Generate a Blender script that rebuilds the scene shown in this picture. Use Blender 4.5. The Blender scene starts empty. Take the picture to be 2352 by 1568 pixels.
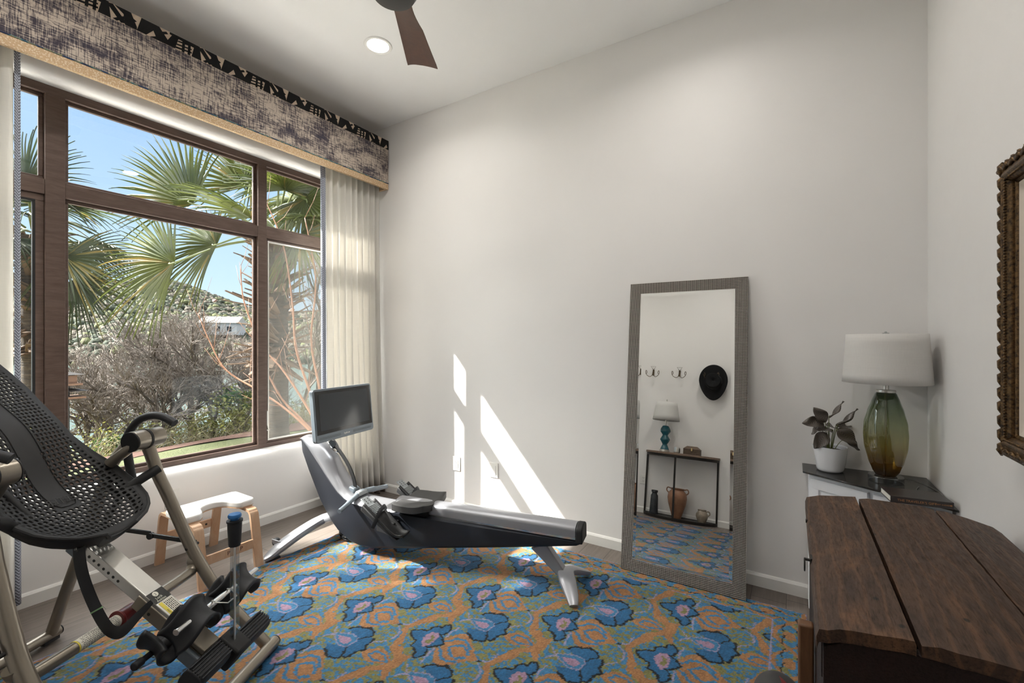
import bpy, math, random
import numpy as np
from mathutils import Vector, Matrix
from math import sin, cos, pi, radians, sqrt, atan2

# ------------------------------------------------------------------ camera
H = 1.25; FPX = 1025.0; HZ = 786.0
T = math.atan(643.0 / FPX)
scn = bpy.context.scene
cam = bpy.data.cameras.new('camera'); camo = bpy.data.objects.new('camera', cam)
scn.collection.objects.link(camo)
camo.location = (0, 0, H); camo.rotation_euler = (pi / 2, 0, T)
cam.sensor_width = 36.0; cam.lens = FPX / 2352 * 36.0
cam.shift_y = (HZ - 784.0) / 2352.0
cam.clip_start = 0.03; cam.clip_end = 2000
scn.camera = camo
vs = scn.view_settings
vs.view_transform = 'Standard'; vs.look = 'None'; vs.gamma = 1.0; vs.use_curve_mapping = False
vs.exposure = 1.45

# ------------------------------------------------------------------ sky, sun
SUN = Vector((1.38, 1.0, -1.597)).normalized()          # direction the light travels
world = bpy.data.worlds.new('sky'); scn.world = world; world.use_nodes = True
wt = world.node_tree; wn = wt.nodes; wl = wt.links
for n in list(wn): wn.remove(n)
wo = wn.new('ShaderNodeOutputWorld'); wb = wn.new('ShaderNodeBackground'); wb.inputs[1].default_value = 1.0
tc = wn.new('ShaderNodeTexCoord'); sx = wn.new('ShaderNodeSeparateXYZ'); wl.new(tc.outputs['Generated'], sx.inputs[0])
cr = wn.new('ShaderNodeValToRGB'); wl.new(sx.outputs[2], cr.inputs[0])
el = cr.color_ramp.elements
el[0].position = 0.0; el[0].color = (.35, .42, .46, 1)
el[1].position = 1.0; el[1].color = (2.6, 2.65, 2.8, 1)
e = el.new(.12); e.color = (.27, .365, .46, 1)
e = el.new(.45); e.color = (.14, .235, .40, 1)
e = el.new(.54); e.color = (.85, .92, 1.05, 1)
e = el.new(.76); e.color = (2.4, 2.45, 2.6, 1)  # overhead haze above the visible sky, brightened to light the room
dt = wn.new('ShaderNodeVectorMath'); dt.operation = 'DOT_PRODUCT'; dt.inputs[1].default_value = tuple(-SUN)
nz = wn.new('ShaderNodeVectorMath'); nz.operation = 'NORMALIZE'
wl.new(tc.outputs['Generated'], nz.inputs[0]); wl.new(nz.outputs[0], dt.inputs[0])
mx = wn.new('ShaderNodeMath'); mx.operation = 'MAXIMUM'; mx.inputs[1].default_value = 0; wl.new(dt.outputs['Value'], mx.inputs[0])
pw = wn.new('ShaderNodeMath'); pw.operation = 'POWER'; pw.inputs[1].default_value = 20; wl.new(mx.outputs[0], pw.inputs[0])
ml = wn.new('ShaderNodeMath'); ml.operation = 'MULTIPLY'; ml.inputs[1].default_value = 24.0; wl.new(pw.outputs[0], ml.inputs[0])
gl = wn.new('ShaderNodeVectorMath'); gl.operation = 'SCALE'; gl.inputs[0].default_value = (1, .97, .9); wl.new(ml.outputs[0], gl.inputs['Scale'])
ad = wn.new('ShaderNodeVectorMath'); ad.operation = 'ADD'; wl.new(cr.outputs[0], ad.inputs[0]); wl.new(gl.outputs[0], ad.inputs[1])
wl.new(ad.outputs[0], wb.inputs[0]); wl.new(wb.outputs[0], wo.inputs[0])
sl = bpy.data.lights.new('sun', 'SUN'); sl.energy = 8.8; sl.angle = radians(.55); sl.color = (1, .965, .92)
so = bpy.data.objects.new('sun', sl); scn.collection.objects.link(so)
so.rotation_mode = 'QUATERNION'; so.rotation_quaternion = (-SUN).to_track_quat('Z', 'Y'); so.location = (-8, -6, 10)

# ------------------------------------------------------------------ helpers
COL = scn.collection
ORG = {}
def tag(o, label=None, cat=None, group=None, kind=None):
    if label: o['label'] = label
    if cat: o['category'] = cat
    if group: o['group'] = group
    if kind: o['kind'] = kind
    return o
def thing(name, label, cat, loc=(0, 0, 0), group=None):
    o = bpy.data.objects.new(name, None); COL.objects.link(o); o.location = loc
    o.empty_display_size = .1
    ORG[o.name] = Vector(loc); tag(o, label, cat, group); return o

class MB:
    def __init__(s): s.v = []; s.f = []; s.m = []; s.k = 0
    def add(s, v, f, k=None):
        n = len(s.v); s.v += [tuple(map(float, p)) for p in v]
        s.f += [tuple(n + i for i in q) for q in f]; s.m += [s.k if k is None else k] * len(f); return s
    def box(s, a, b, k=None):
        x0, y0, z0 = [min(a[i], b[i]) for i in range(3)]; x1, y1, z1 = [max(a[i], b[i]) for i in range(3)]
        return s.add([(x0, y0, z0), (x1, y0, z0), (x1, y1, z0), (x0, y1, z0), (x0, y0, z1), (x1, y0, z1), (x1, y1, z1), (x0, y1, z1)],
                     [(0, 3, 2, 1), (4, 5, 6, 7), (0, 1, 5, 4), (1, 2, 6, 5), (2, 3, 7, 6), (3, 0, 4, 7)], k)
    def hexa(s, p, k=None):      # 8 points, bottom 4 then top 4
        return s.add(p, [(0, 3, 2, 1), (4, 5, 6, 7), (0, 1, 5, 4), (1, 2, 6, 5), (2, 3, 7, 6), (3, 0, 4, 7)], k)
    def obox(s, c, ax, ay, az, k=None):   # centre and half axes
        c, ax, ay, az = Vector(c), Vector(ax), Vector(ay), Vector(az)
        return s.hexa([c - ax - ay - az, c + ax - ay - az, c + ax + ay - az, c - ax + ay - az, c - ax - ay + az, c + ax - ay + az, c + ax + ay + az, c - ax + ay + az], k)
    def prism(s, pts, d, k=None):  # polygon pts extruded by vector d
        n = len(pts); d = Vector(d); v = [Vector(p) for p in pts]; v += [p + d for p in v]
        return s.add(v, [tuple(range(n))[::-1], tuple(range(n, 2 * n))] + [(i, (i + 1) % n, n + (i + 1) % n, n + i) for i in range(n)], k)
    def tube(s, path, r, n=12, caps=True, k=None, sq=None, up=None):
        path = [Vector(p) for p in path]; m = len(path)
        rs = r if isinstance(r, (list, tuple)) else [r] * m
        prev = None; v = []
        for i, p in enumerate(path):
            t = (path[min(i + 1, m - 1)] - path[max(i - 1, 0)]).normalized()
            if prev is None:
                a = Vector(up) if up else (Vector((0, 0, 1)) if abs(t.z) < .9 else Vector((1, 0, 0)))
            else: a = prev
            a = (a - t * a.dot(t)).normalized(); prev = a; b = t.cross(a)
            for j in range(n):
                th = 2 * pi * j / n; ca, sb = cos(th), sin(th)
                if sq:
                    ca = math.copysign(abs(ca) ** sq[2], ca) * sq[0]; sb = math.copysign(abs(sb) ** sq[2], sb) * sq[1]
                v.append(p + (a * ca + b * sb) * rs[i])
        f = []
        for i in range(m - 1):
            for j in range(n):
                f.append((i * n + j, i * n + (j + 1) % n, (i + 1) * n + (j + 1) % n, (i + 1) * n + j))
        if caps: f.append(tuple(range(n))[::-1]); f.append(tuple((m - 1) * n + j for j in range(n)))
        return s.add(v, f, k)
    def lathe(s, prof, c=(0, 0, 0), n=32, ax=None, k=None, closed=False):   # prof of (r,h)
        c = Vector(c); az = Vector(ax).normalized() if ax else Vector((0, 0, 1))
        a = (Vector((1, 0, 0)) if abs(az.x) < .9 else Vector((0, 1, 0))); a = (a - az * a.dot(az)).normalized(); b = az.cross(a)
        v = []
        for r, h in prof:
            for j in range(n):
                th = 2 * pi * j / n; v.append(c + (a * cos(th) + b * sin(th)) * r + az * h)
        f = []; m = len(prof)
        for i in range(m - 1):
            for j in range(n): f.append((i * n + j, i * n + (j + 1) % n, (i + 1) * n + (j + 1) % n, (i + 1) * n + j))
        if closed:
            for j in range(n): f.append(((m - 1) * n + j, (m - 1) * n + (j + 1) % n, (j + 1) % n, j))
        else:
            if prof[0][0] > 1e-6: f.append(tuple(range(n))[::-1])
            if prof[-1][0] > 1e-6: f.append(tuple((m - 1) * n + j for j in range(n)))
        return s.add(v, f, k)
    def sphere(s, c, r, nu=16, nv=10, k=None):
        rr = r if isinstance(r, (tuple, list)) else (r, r, r); v = []; f = []
        for i in range(nv + 1):
            ph = pi * i / nv
            for j in range(nu):
                th = 2 * pi * j / nu; v.append((c[0] + rr[0] * sin(ph) * cos(th), c[1] + rr[1] * sin(ph) * sin(th), c[2] - rr[2] * cos(ph)))
        for i in range(nv):
            for j in range(nu): f.append((i * nu + j, i * nu + (j + 1) % nu, (i + 1) * nu + (j + 1) % nu, (i + 1) * nu + j))
        return s.add(v, f, k)
    def grid(s, nu, nv, fn, k=None, flip=False):
        v = [fn(i / nu, j / nv) for j in range(nv + 1) for i in range(nu + 1)]; f = []
        for j in range(nv):
            for i in range(nu):
                a = j * (nu + 1) + i; q = (a, a + 1, a + nu + 2, a + nu + 1); f.append(q[::-1] if flip else q)
        return s.add(v, f, k)
    def build(s, name, mats, parent=None, smooth=False, bevel=0, seg=2, solid=0, sub=0, weld=False, kind=None, auto=None):
        me = bpy.data.meshes.new(name)
        V = np.array(s.v, float)
        if parent is not None: org = ORG[parent.name]
        else:
            lo, hi = V.min(0), V.max(0); org = Vector(((lo[0] + hi[0]) / 2, (lo[1] + hi[1]) / 2, lo[2]))
        V = V - np.array(org)
        me.from_pydata(V.tolist(), [], s.f)
        ms = mats if isinstance(mats, (list, tuple)) else [mats]
        for m in ms: me.materials.append(m)
        if len(ms) > 1: me.polygons.foreach_set('material_index', s.m)
        if smooth: me.polygons.foreach_set('use_smooth', [True] * len(me.polygons))
        me.update()
        o = bpy.data.objects.new(name, me); COL.objects.link(o)
        ORG[o.name] = Vector(org)
        if parent is not None: o.parent = parent
        else: o.location = org
        if weld:
            w = o.modifiers.new('weld', 'WELD'); w.merge_threshold = 1e-4
        if solid:
            w = o.modifiers.new('solid', 'SOLIDIFY'); w.thickness = solid; w.offset = 0
        if bevel:
            w = o.modifiers.new('bevel', 'BEVEL'); w.width = bevel; w.segments = seg; w.limit_method = 'ANGLE'; w.angle_limit = radians(35)
        if sub:
            w = o.modifiers.new('sub', 'SUBSURF'); w.levels = sub; w.render_levels = sub
        if auto is None: auto = bool(smooth or bevel)
        if auto:
            me.polygons.foreach_set('use_smooth', [True] * len(me.polygons))
            try: me.set_sharp_from_angle(angle=radians(38))
            except Exception: pass
        if kind: o['kind'] = kind
        return o

def smoothpath(pts, n=6, closed=False):
    P = [Vector(p) for p in pts]; out = []
    m = len(P)
    for i in range(m if closed else m - 1):
        if closed: p0, p1, p2, p3 = P[(i - 1) % m], P[i], P[(i + 1) % m], P[(i + 2) % m]
        else: p0, p1, p2, p3 = P[max(i - 1, 0)], P[i], P[i + 1], P[min(i + 2, m - 1)]
        for k in range(n):
            t = k / n
            out.append(.5 * ((2 * p1) + (p2 - p0) * t + (2 * p0 - 5 * p1 + 4 * p2 - p3) * t * t + (3 * p1 - p0 - 3 * p2 + p3) * t ** 3))
    if not closed: out.append(P[-1])
    return out

def text_mesh(name, txt, size, mat, parent, origin, xdir, ydir, ext=.0006, align='LEFT', spacing=1.0):
    cu = bpy.data.curves.new(name, 'FONT'); cu.body = txt; cu.size = size; cu.extrude = ext; cu.align_x = align; cu.space_character = spacing
    tmp = bpy.data.objects.new('tmp', cu); COL.objects.link(tmp)
    bpy.context.view_layer.update()
    dg = bpy.context.evaluated_depsgraph_get()
    me = bpy.data.meshes.new_from_object(tmp.evaluated_get(dg))
    bpy.data.objects.remove(tmp); bpy.data.curves.remove(cu)
    x = Vector(xdir).normalized(); y = Vector(ydir); y = (y - x * y.dot(x)).normalized(); z = x.cross(y)
    M = Matrix(((x.x, y.x, z.x, origin[0]), (x.y, y.y, z.y, origin[1]), (x.z, y.z, z.z, origin[2]), (0, 0, 0, 1)))
    org = ORG[parent.name]
    me.transform(Matrix.Translation(-org) @ M)
    me.name = name; me.materials.clear(); me.materials.append(mat)
    o = bpy.data.objects.new(name, me); COL.objects.link(o); o.parent = parent; ORG[o.name] = org
    return o

# ------------------------------------------------------------------ materials
def srgb(*c):
    return tuple(((x / 255) / 12.92 if x / 255 <= .04045 else ((x / 255 + .055) / 1.055) ** 2.4) for x in c)
class N:
    def __init__(s, name):
        s.m = bpy.data.materials.new(name); s.m.use_nodes = True; s.t = s.m.node_tree
        s.b = s.t.nodes['Principled BSDF']; s.tc = None
    def n(s, typ, **kw):
        nd = s.t.nodes.new(typ)
        for k, v in kw.items():
            if k.startswith('i_'): nd.inputs[k[2:].replace('_', ' ')].default_value = v
            else: setattr(nd, k, v)
        return nd
    def l(s, a, b): s.t.links.new(a, b)
    def obj(s, scale=(1, 1, 1), rot=(0, 0, 0), src='Object'):
        if s.tc is None: s.tc = s.n('ShaderNodeTexCoord')
        mp = s.n('ShaderNodeMapping'); s.l(s.tc.outputs[src], mp.inputs[0]); mp.inputs['Scale'].default_value = scale; mp.inputs['Rotation'].default_value = rot
        return mp.outputs[0]
    def noise(s, scale, vec=None, detail=4, rough=.5, dist=0):
        nd = s.n('ShaderNodeTexNoise'); nd.inputs['Scale'].default_value = scale; nd.inputs['Detail'].default_value = detail
        nd.inputs['Roughness'].default_value = rough; nd.inputs['Distortion'].default_value = dist
        s.l(vec if vec is not None else s.obj(), nd.inputs['Vector']); return nd.outputs['Fac']
    def ramp(s, fac, stops, interp='LINEAR'):
        nd = s.n('ShaderNodeValToRGB'); nd.color_ramp.interpolation = interp; e = nd.color_ramp.elements
        while len(e) < len(stops): e.new(.5)
        for i, (p, c) in enumerate(stops):
            e[i].position = p; e[i].color = (c, c, c, 1) if isinstance(c, (int, float)) else (*c, 1)
        s.l(fac, nd.inputs[0]); return nd.outputs[0]
    def mix(s, fac, a, b, mode='MIX'):
        nd = s.n('ShaderNodeMix', data_type='RGBA', blend_type=mode)
        for sock, v in ((nd.inputs[0], fac), (nd.inputs[6], a), (nd.inputs[7], b)):
            if hasattr(v, 'links') or hasattr(v, 'is_linked'): s.l(v, sock)
            elif isinstance(v, (int, float)): sock.default_value = v
            else: sock.default_value = (*v, 1)
        return nd.outputs[2]
    def math(s, op, a, b=0.0, clamp=False):
        nd = s.n('ShaderNodeMath', operation=op); nd.use_clamp = clamp
        for sock, v in ((nd.inputs[0], a), (nd.inputs[1], b)):
            if hasattr(v, 'is_linked'): s.l(v, sock)
            else: sock.default_value = v
        return nd.outputs[0]
    def schlick(s, f0):
        lw = s.n('ShaderNodeLayerWeight'); lw.inputs[0].default_value = .5
        p = s.math('POWER', lw.outputs['Facing'], 4.0)
        return s.math('ADD', s.math('MULTIPLY', p, 1 - f0), f0, True)
    def bump(s, h, strength=.3, dist=.01):
        nd = s.n('ShaderNodeBump'); nd.inputs['Strength'].default_value = strength; nd.inputs['Distance'].default_value = dist
        s.l(h, nd.inputs['Height']); s.l(nd.outputs[0], s.b.inputs['Normal'])
    def set(s, col=None, rough=None, metal=None, **kw):
        if col is not None:
            if hasattr(col, 'is_linked'): s.l(col, s.b.inputs['Base Color'])
            else: s.b.inputs['Base Color'].default_value = (*col, 1)
        if rough is not None:
            if hasattr(rough, 'is_linked'): s.l(rough, s.b.inputs['Roughness'])
            else: s.b.inputs['Roughness'].default_value = rough
        if metal is not None: s.b.inputs['Metallic'].default_value = metal
        for k, v in kw.items(): s.b.inputs[k.replace('_', ' ')].default_value = v
        return s.m
def simple(name, col, rough=.5, metal=0, var=.06, ns=40, bump=0, bs=200, **kw):
    m = N(name); f = m.noise(ns)
    c = m.mix(f, tuple(x * (1 - var) for x in col), tuple(min(1, x * (1 + var)) for x in col))
    m.set(c, rough, metal, **kw)
    if bump: m.bump(m.noise(bs), bump, .002)
    return m.m
def wood(name, c1, c2, axis=(1, 12, 12), scale=3, rough=.45, knots=False, bump=.15):
    m = N(name); v = m.obj(scale=axis)
    f = m.noise(scale, v, 6, .6, .6); g = m.noise(scale * 9, v, 3, .6)
    c = m.mix(m.ramp(f, [(.3, 0), (.7, 1)]), c1, c2)
    c = m.mix(m.math('MULTIPLY', g, .35), c, tuple(x * .55 for x in c1))
    m.set(c, rough); m.bump(g, bump, .002); return m.m

M = {}
# plaster walls
def wallmat(name, col):
    m = N(name); a = m.noise(1.6, None, 4, .55, .3); b = m.noise(9, None, 4, .6)
    c = m.mix(a, tuple(x * .97 for x in col), tuple(min(1, x * 1.02) for x in col))
    m.set(c, m.ramp(b, [(.3, .38), (.7, .52)])); m.b.inputs['Specular IOR Level'].default_value = .35
    h = m.math('ADD', m.math('MULTIPLY', m.noise(5, None, 3), .8), m.math('MULTIPLY', m.noise(45, None, 3), .12))
    m.bump(h, .12, .01); return m.m
M['wall'] = wallmat('warm white plaster', (.835, .818, .803))
M['ceiling'] = simple('white ceiling paint', (.86, .855, .85), .75, var=.02, ns=3)
M['trim'] = simple('white trim paint', (.80, .79, .765), .4, var=.01)
# floor boards
m = N('grey oak boards')
v = m.obj(); sp = m.n('ShaderNodeSeparateXYZ'); m.l(v, sp.inputs[0])
bw = .15
ix = m.math('FLOOR', m.math('DIVIDE', sp.outputs[0], bw)); wn1 = m.n('ShaderNodeTexWhiteNoise'); wn1.noise_dimensions = '1D'; m.l(ix, wn1.inputs['W'])
yy = m.math('ADD', m.math('DIVIDE', sp.outputs[1], 1.6), m.math('MULTIPLY', wn1.outputs['Value'], 7.3))
iy = m.math('FLOOR', yy); wn2 = m.n('ShaderNodeTexWhiteNoise'); wn2.noise_dimensions = '2D'
cb = m.n('ShaderNodeCombineXYZ'); m.l(ix, cb.inputs[0]); m.l(iy, cb.inputs[1]); m.l(cb.outputs[0], wn2.inputs['Vector'])
fx = m.math('FRACT', m.math('DIVIDE', sp.outputs[0], bw)); fy = m.math('FRACT', yy)
g1 = m.math('LESS_THAN', fx, .014); g2 = m.math('LESS_THAN', fy, .0016); gap = m.math('MAXIMUM', g1, g2)
gr = m.noise(5, m.obj(scale=(14, 1.2, 1)), 6, .65, .4)
c = m.mix(wn2.outputs['Value'], srgb(110, 101, 94), srgb(132, 122, 114))
c = m.mix(m.math('MULTIPLY', gr, .7), c, srgb(80, 70, 64))
c = m.mix(gap, c, srgb(38, 34, 32))
M['floor'] = m.set(c, m.ramp(gr, [(.3, .34), (.7, .5)])); m.bump(m.math('ADD', gr, m.math('MULTIPLY', gap, -3)), .12, .002)

M['bronze'] = wood('dark bronze stained wood', srgb(84, 66, 58), srgb(112, 92, 82), (20, 3, 20), 3, .42, bump=.06)
M['brass'] = simple('brass', (.55, .42, .22), .3, 1)
M['nickel'] = simple('brushed nickel', (.62, .61, .58), .28, 1)
M['chrome'] = simple('chrome', (.78, .78, .78), .12, 1)
M['champagne'] = simple('champagne grey painted steel', srgb(150, 142, 130), .30, .75, var=.03)
M['alu'] = simple('brushed aluminium', (.66, .65, .62), .32, .9, var=.03)
M['blackplastic'] = simple('matte black plastic', (.012, .012, .013), .6, bump=.05, bs=600)
M['blackrubber'] = simple('black rubber', (.014, .015, .018), .5)
M['blackgloss'] = simple('gloss black', (.012, .012, .013), .12)
M['navyblack'] = simple('dark navy lacquer', (.008, .010, .016), .5)
M['silver'] = simple('silver lacquer', (.34, .345, .37), .34, .6, var=.02)
M['slate'] = simple('slate blue grey plastic', (.17, .20, .23), .38, .2)
M['greyplastic'] = simple('grey plastic', (.26, .28, .29), .45)
M['foam'] = simple('charcoal foam', (.035, .034, .034), .65, bump=.1, bs=500)
M['whitevinyl'] = simple('white vinyl', (.80, .785, .76), .42, var=.01)
M['birch'] = wood('birch ply', srgb(212, 178, 148), srgb(196, 152, 118), (6, 6, 1.2), 4, .38, bump=.05)
M['red'] = simple('dark red plastic', (.16, .012, .012), .3)
M['blue'] = simple('blue plastic', (.03, .17, .45), .35)
M['white'] = simple('white plastic', (.82, .81, .78), .4, var=.01)
M['labelwhite'] = simple('printed label paper', (.78, .76, .66), .5, var=.02)
M['labelyellow'] = simple('yellow label', (.75, .62, .08), .5)
M['labelblack'] = simple('black label', (.02, .02, .018), .45)
M['lettering'] = simple('pale lettering', (.72, .74, .62), .5)
M['darktext'] = simple('dark print', (.03, .03, .03), .6)
M['goldtext'] = simple('copper foil lettering', (.42, .20, .08), .4, .3)
M['paper'] = simple('book pages', (.72, .69, .62), .8, bump=.2, bs=900)
M['bookcover'] = simple('dark brown book jacket', (.035, .028, .028), .32)
M['ceramic'] = simple('white glazed ceramic', (.74, .75, .78), .12, var=.03, ns=12, bump=.15, bs=25)
M['soil'] = simple('potting soil', (.03, .022, .017), .9, bump=.6, bs=80)
M['teal'] = simple('teal glaze', (.012, .10, .13), .1)
M['iron'] = simple('black iron', (.028, .024, .022), .45, .4)
M['hookmetal'] = simple('antique bronze', (.14, .105, .07), .4, .8)
M['felt'] = simple('black felt', (.006, .006, .007), .95)
M['walnut'] = wood('walnut', srgb(92, 56, 40), srgb(66, 40, 30), (3, 3, 1), 5, .4)
M['fanblack'] = simple('oil rubbed dark housing', (.05, .047, .045), .5, .2)
M['urn'] = simple('terracotta glaze', (.30, .15, .085), .45, var=.5, ns=18)
M['darkvase'] = simple('dark blue brown glaze', (.035, .04, .045), .15, var=.8, ns=20)
M['marble'] = simple('brown and cream slip glaze', (.32, .27, .21), .2, var=.7, ns=30)
M['tabletop'] = wood('weathered plank top', srgb(150, 128, 110), srgb(112, 90, 76), (2, 14, 14), 4, .55)
M['cabwhite'] = simple('white painted wood', (.74, .75, .78), .4, var=.01)
M['boxmetal'] = simple('embossed dark brass sheet', (.10, .07, .05), .4, .7, var=.6, ns=150, bump=.8, bs=160)
m = N('mirror silvering'); M['mirror'] = m.set((.86, .87, .86), .0, 1.0)
m = N('smoked glass top'); M['smoked'] = m.set((.016, .015, .014), .03, Alpha=.80)
# window glass
m = N('window glass'); g = m.n('ShaderNodeBsdfGlossy'); g.inputs['Roughness'].default_value = .0; tr = m.n('ShaderNodeBsdfTransparent'); tr.inputs[0].default_value = (.97, .98, .97, 1)
ms = m.n('ShaderNodeMixShader'); m.l(m.schlick(.03), ms.inputs[0]); m.l(tr.outputs[0], ms.inputs[1]); m.l(g.outputs[0], ms.inputs[2])
m.l(ms.outputs[0], m.t.nodes['Material Output'].inputs[0]); M['glass'] = m.m
m = N('insect screen'); g = m.n('ShaderNodeBsdfDiffuse'); g.inputs[0].default_value = (.30, .31, .30, 1); tr = m.n('ShaderNodeBsdfTransparent'); ms = m.n('ShaderNodeMixShader'); ms.inputs[0].default_value = .22
m.l(tr.outputs[0], ms.inputs[1]); m.l(g.outputs[0], ms.inputs[2]); m.l(ms.outputs[0], m.t.nodes['Material Output'].inputs[0]); M['screen'] = m.m
# acrylic rod / clear glass
def clear(name, col=(1, 1, 1), rough=.02, mixw=.55):
    m = N(name); g = m.n('ShaderNodeBsdfGlossy'); g.inputs['Roughness'].default_value = rough; tr = m.n('ShaderNodeBsdfTransparent'); tr.inputs[0].default_value = (*col, 1)
    ms = m.n('ShaderNodeMixShader'); m.l(m.schlick(.14), ms.inputs[0])
    m.l(tr.outputs[0], ms.inputs[1]); m.l(g.outputs[0], ms.inputs[2]); m.l(ms.outputs[0], m.t.nodes['Material Output'].inputs[0]); return m.m
M['acrylic'] = clear('clear acrylic', (.80, .82, .83))
# lamp glass: green top to amber base
m = N('olive to amber glass'); sp = m.n('ShaderNodeSeparateXYZ'); m.l(m.obj(), sp.inputs[0])
c = m.ramp(m.math('DIVIDE', sp.outputs[2], .40), [(0.08, (.16, .07, .012)), (.20, (.42, .27, .07)), (.40, (.66, .60, .34)), (.60, (.56, .60, .40)), (.82, (.26, .34, .19)), (1, (.05, .075, .035))])
tr = m.n('ShaderNodeBsdfTransparent'); m.l(c, tr.inputs[0]); g = m.n('ShaderNodeBsdfGlossy'); g.inputs['Roughness'].default_value = .03; g.inputs[0].default_value = (.9, .95, .95, 1)
df = m.n('ShaderNodeBsdfTranslucent'); m.l(c, df.inputs[0]); m1 = m.n('ShaderNodeMixShader'); m1.inputs[0].default_value = .25; m.l(tr.outputs[0], m1.inputs[1]); m.l(df.outputs[0], m1.inputs[2])
ms = m.n('ShaderNodeMixShader'); m.l(m.schlick(.09), ms.inputs[0]); m.l(m1.outputs[0], ms.inputs[1]); m.l(g.outputs[0], ms.inputs[2])
m.l(ms.outputs[0], m.t.nodes['Material Output'].inputs[0]); M['lampglass'] = m.m
# fabrics
def cloth(name, col, trans=.35, weave=500):
    m = N(name); w1 = m.noise(1, m.obj(scale=(weave, weave, 12))); w2 = m.noise(1, m.obj(scale=(12, 12, weave)))
    f = m.math('ADD', m.math('MULTIPLY', w1, .5), m.math('MULTIPLY', w2, .5))
    c = m.mix(f, tuple(x * .86 for x in col), tuple(min(1, x * 1.06) for x in col))
    d = m.b; m.set(c, .9); m.bump(f, .15, .001)
    t = m.n('ShaderNodeBsdfTranslucent'); m.l(c, t.inputs[0]); ms = m.n('ShaderNodeMixShader'); ms.inputs[0].default_value = trans
    m.l(d.outputs[0], ms.inputs[1]); m.l(t.outputs[0], ms.inputs[2]); m.l(ms.outputs[0], m.t.nodes['Material Output'].inputs[0]); return m.m
M['curtain'] = cloth('cream linen', (.86, .84, .80), .42)
M['shade'] = cloth('pale linen shade', (.82, .80, .77), .2)
M['shadewhite'] = cloth('white shade', (.80, .79, .76), .15)
M['hem'] = simple('brown patterned hem', (.11, .085, .07), .9, var=.7, ns=120)
m = N('grey chevron tape'); sp = m.n('ShaderNodeSeparateXYZ'); m.l(m.obj(), sp.inputs[0])
zz = m.math('ADD', m.math('MULTIPLY', sp.outputs[2], 75), m.math('MULTIPLY', m.math('ABSOLUTE', m.math('SUBTRACT', m.math('FRACT', m.math('MULTIPLY', sp.outputs[1], 40)), .5)), 2.6))
f = m.math('GREATER_THAN', m.math('FRACT', zz), .55); M['chevron'] = m.set(m.mix(f, srgb(176, 182, 196), srgb(96, 98, 110)), .6)
# cornice hatch fabric (object coords: y along, z up)
m = N('ink crosshatch linen')
hz = m.noise(1, m.obj(scale=(1, 16, 170)), 2, .6); vt = m.noise(1, m.obj(scale=(1, 170, 15)), 2, .6)
blot = m.noise(1, m.obj(scale=(1, 5, 11)), 2, .5)
d1 = m.math('GREATER_THAN', m.math('ADD', hz, m.math('MULTIPLY', blot, .42)), .72); d2 = m.math('GREATER_THAN', m.math('ADD', vt, m.math('MULTIPLY', blot, .42)), .73)
f = m.math('ADD', m.math('MULTIPLY', d1, .62), m.math('MULTIPLY', d2, .62), True)
c = m.mix(f, srgb(196, 182, 168), srgb(66, 60, 70)); c = m.mix(m.ramp(blot, [(.60, 0), (.76, .7)]), c, srgb(66, 62, 76))
M['hatch'] = m.set(c, .85)
m = N('tan shagreen'); vo = m.n('ShaderNodeTexVoronoi'); vo.inputs['Scale'].default_value = 130; m.l(m.obj(), vo.inputs['Vector'])
M['shagreen'] = m.set(m.mix(m.ramp(vo.outputs['Distance'], [(.25, 1), (.5, 0)]), srgb(196, 164, 126), srgb(220, 202, 172)), .6)
m = N('teal and navy cord'); f = m.noise(1, m.obj(scale=(5, 22, 60)), 3)
M['cord'] = m.set(m.ramp(f, [(.38, srgb(30, 44, 78)), (.46, srgb(50, 110, 124)), (.55, srgb(150, 150, 110)), (.6, srgb(34, 60, 96))]), .6)
M['bandcream'] = simple('cream band', srgb(206, 186, 164), .85, var=.03); M['bandblack'] = simple('black velvet applique', (.006, .006, .006), .95)
# chest wood
def chestwood(name, c1, c2, c3):
    m = N(name); v = m.obj(scale=(9, 1.3, 9)); a = m.noise(2.0, v, 6, .7, 1.6); b = m.noise(24, v, 4, .65, .3); k = m.noise(2.6, m.obj(scale=(1.8, 1, 1)), 6, .68, 1.0)
    wv = m.n('ShaderNodeTexWave'); wv.bands_direction = 'X'; wv.inputs['Scale'].default_value = 11; wv.inputs['Distortion'].default_value = 9; wv.inputs['Detail'].default_value = 2.5; wv.inputs['Detail Scale'].default_value = .8; m.l(m.obj(scale=(1, .22, 1)), wv.inputs['Vector'])
    c = m.mix(m.ramp(a, [(.32, 0), (.66, 1)]), c1, c2)
    c = m.mix(m.ramp(wv.outputs['Fac'], [(.84, 0), (.97, .22)]), c, c3)
    c = m.mix(m.ramp(k, [(.56, 0), (.72, .6)]), c, c3); c = m.mix(m.ramp(k, [(.30, .7), (.42, 0)]), c, tuple(x * .4 for x in c1))
    c = m.mix(m.ramp(b, [(.50, 0), (.72, .75)]), c, tuple(x * .35 for x in c1))
    vo = m.n('ShaderNodeTexVoronoi'); vo.inputs['Scale'].default_value = 10; m.l(m.obj(scale=(1.4, 1, 1)), vo.inputs['Vector'])
    c = m.mix(m.ramp(vo.outputs['Distance'], [(.04, .95), (.085, 0)]), c, (.006, .004, .003))
    m.set(c, m.ramp(b, [(.3, .45), (.7, .65)])); m.b.inputs['Specular IOR Level'].default_value = .35; m.bump(m.math('ADD', b, m.math('MULTIPLY', a, .7)), .4, .004); return m.m
M['chesttop'] = chestwood('old worn pine lid', srgb(54, 38, 29), srgb(82, 60, 45), srgb(134, 94, 62))
M['chestside'] = chestwood('dark red stained pine', srgb(26, 11, 7), srgb(38, 17, 10), srgb(44, 20, 12))
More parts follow.
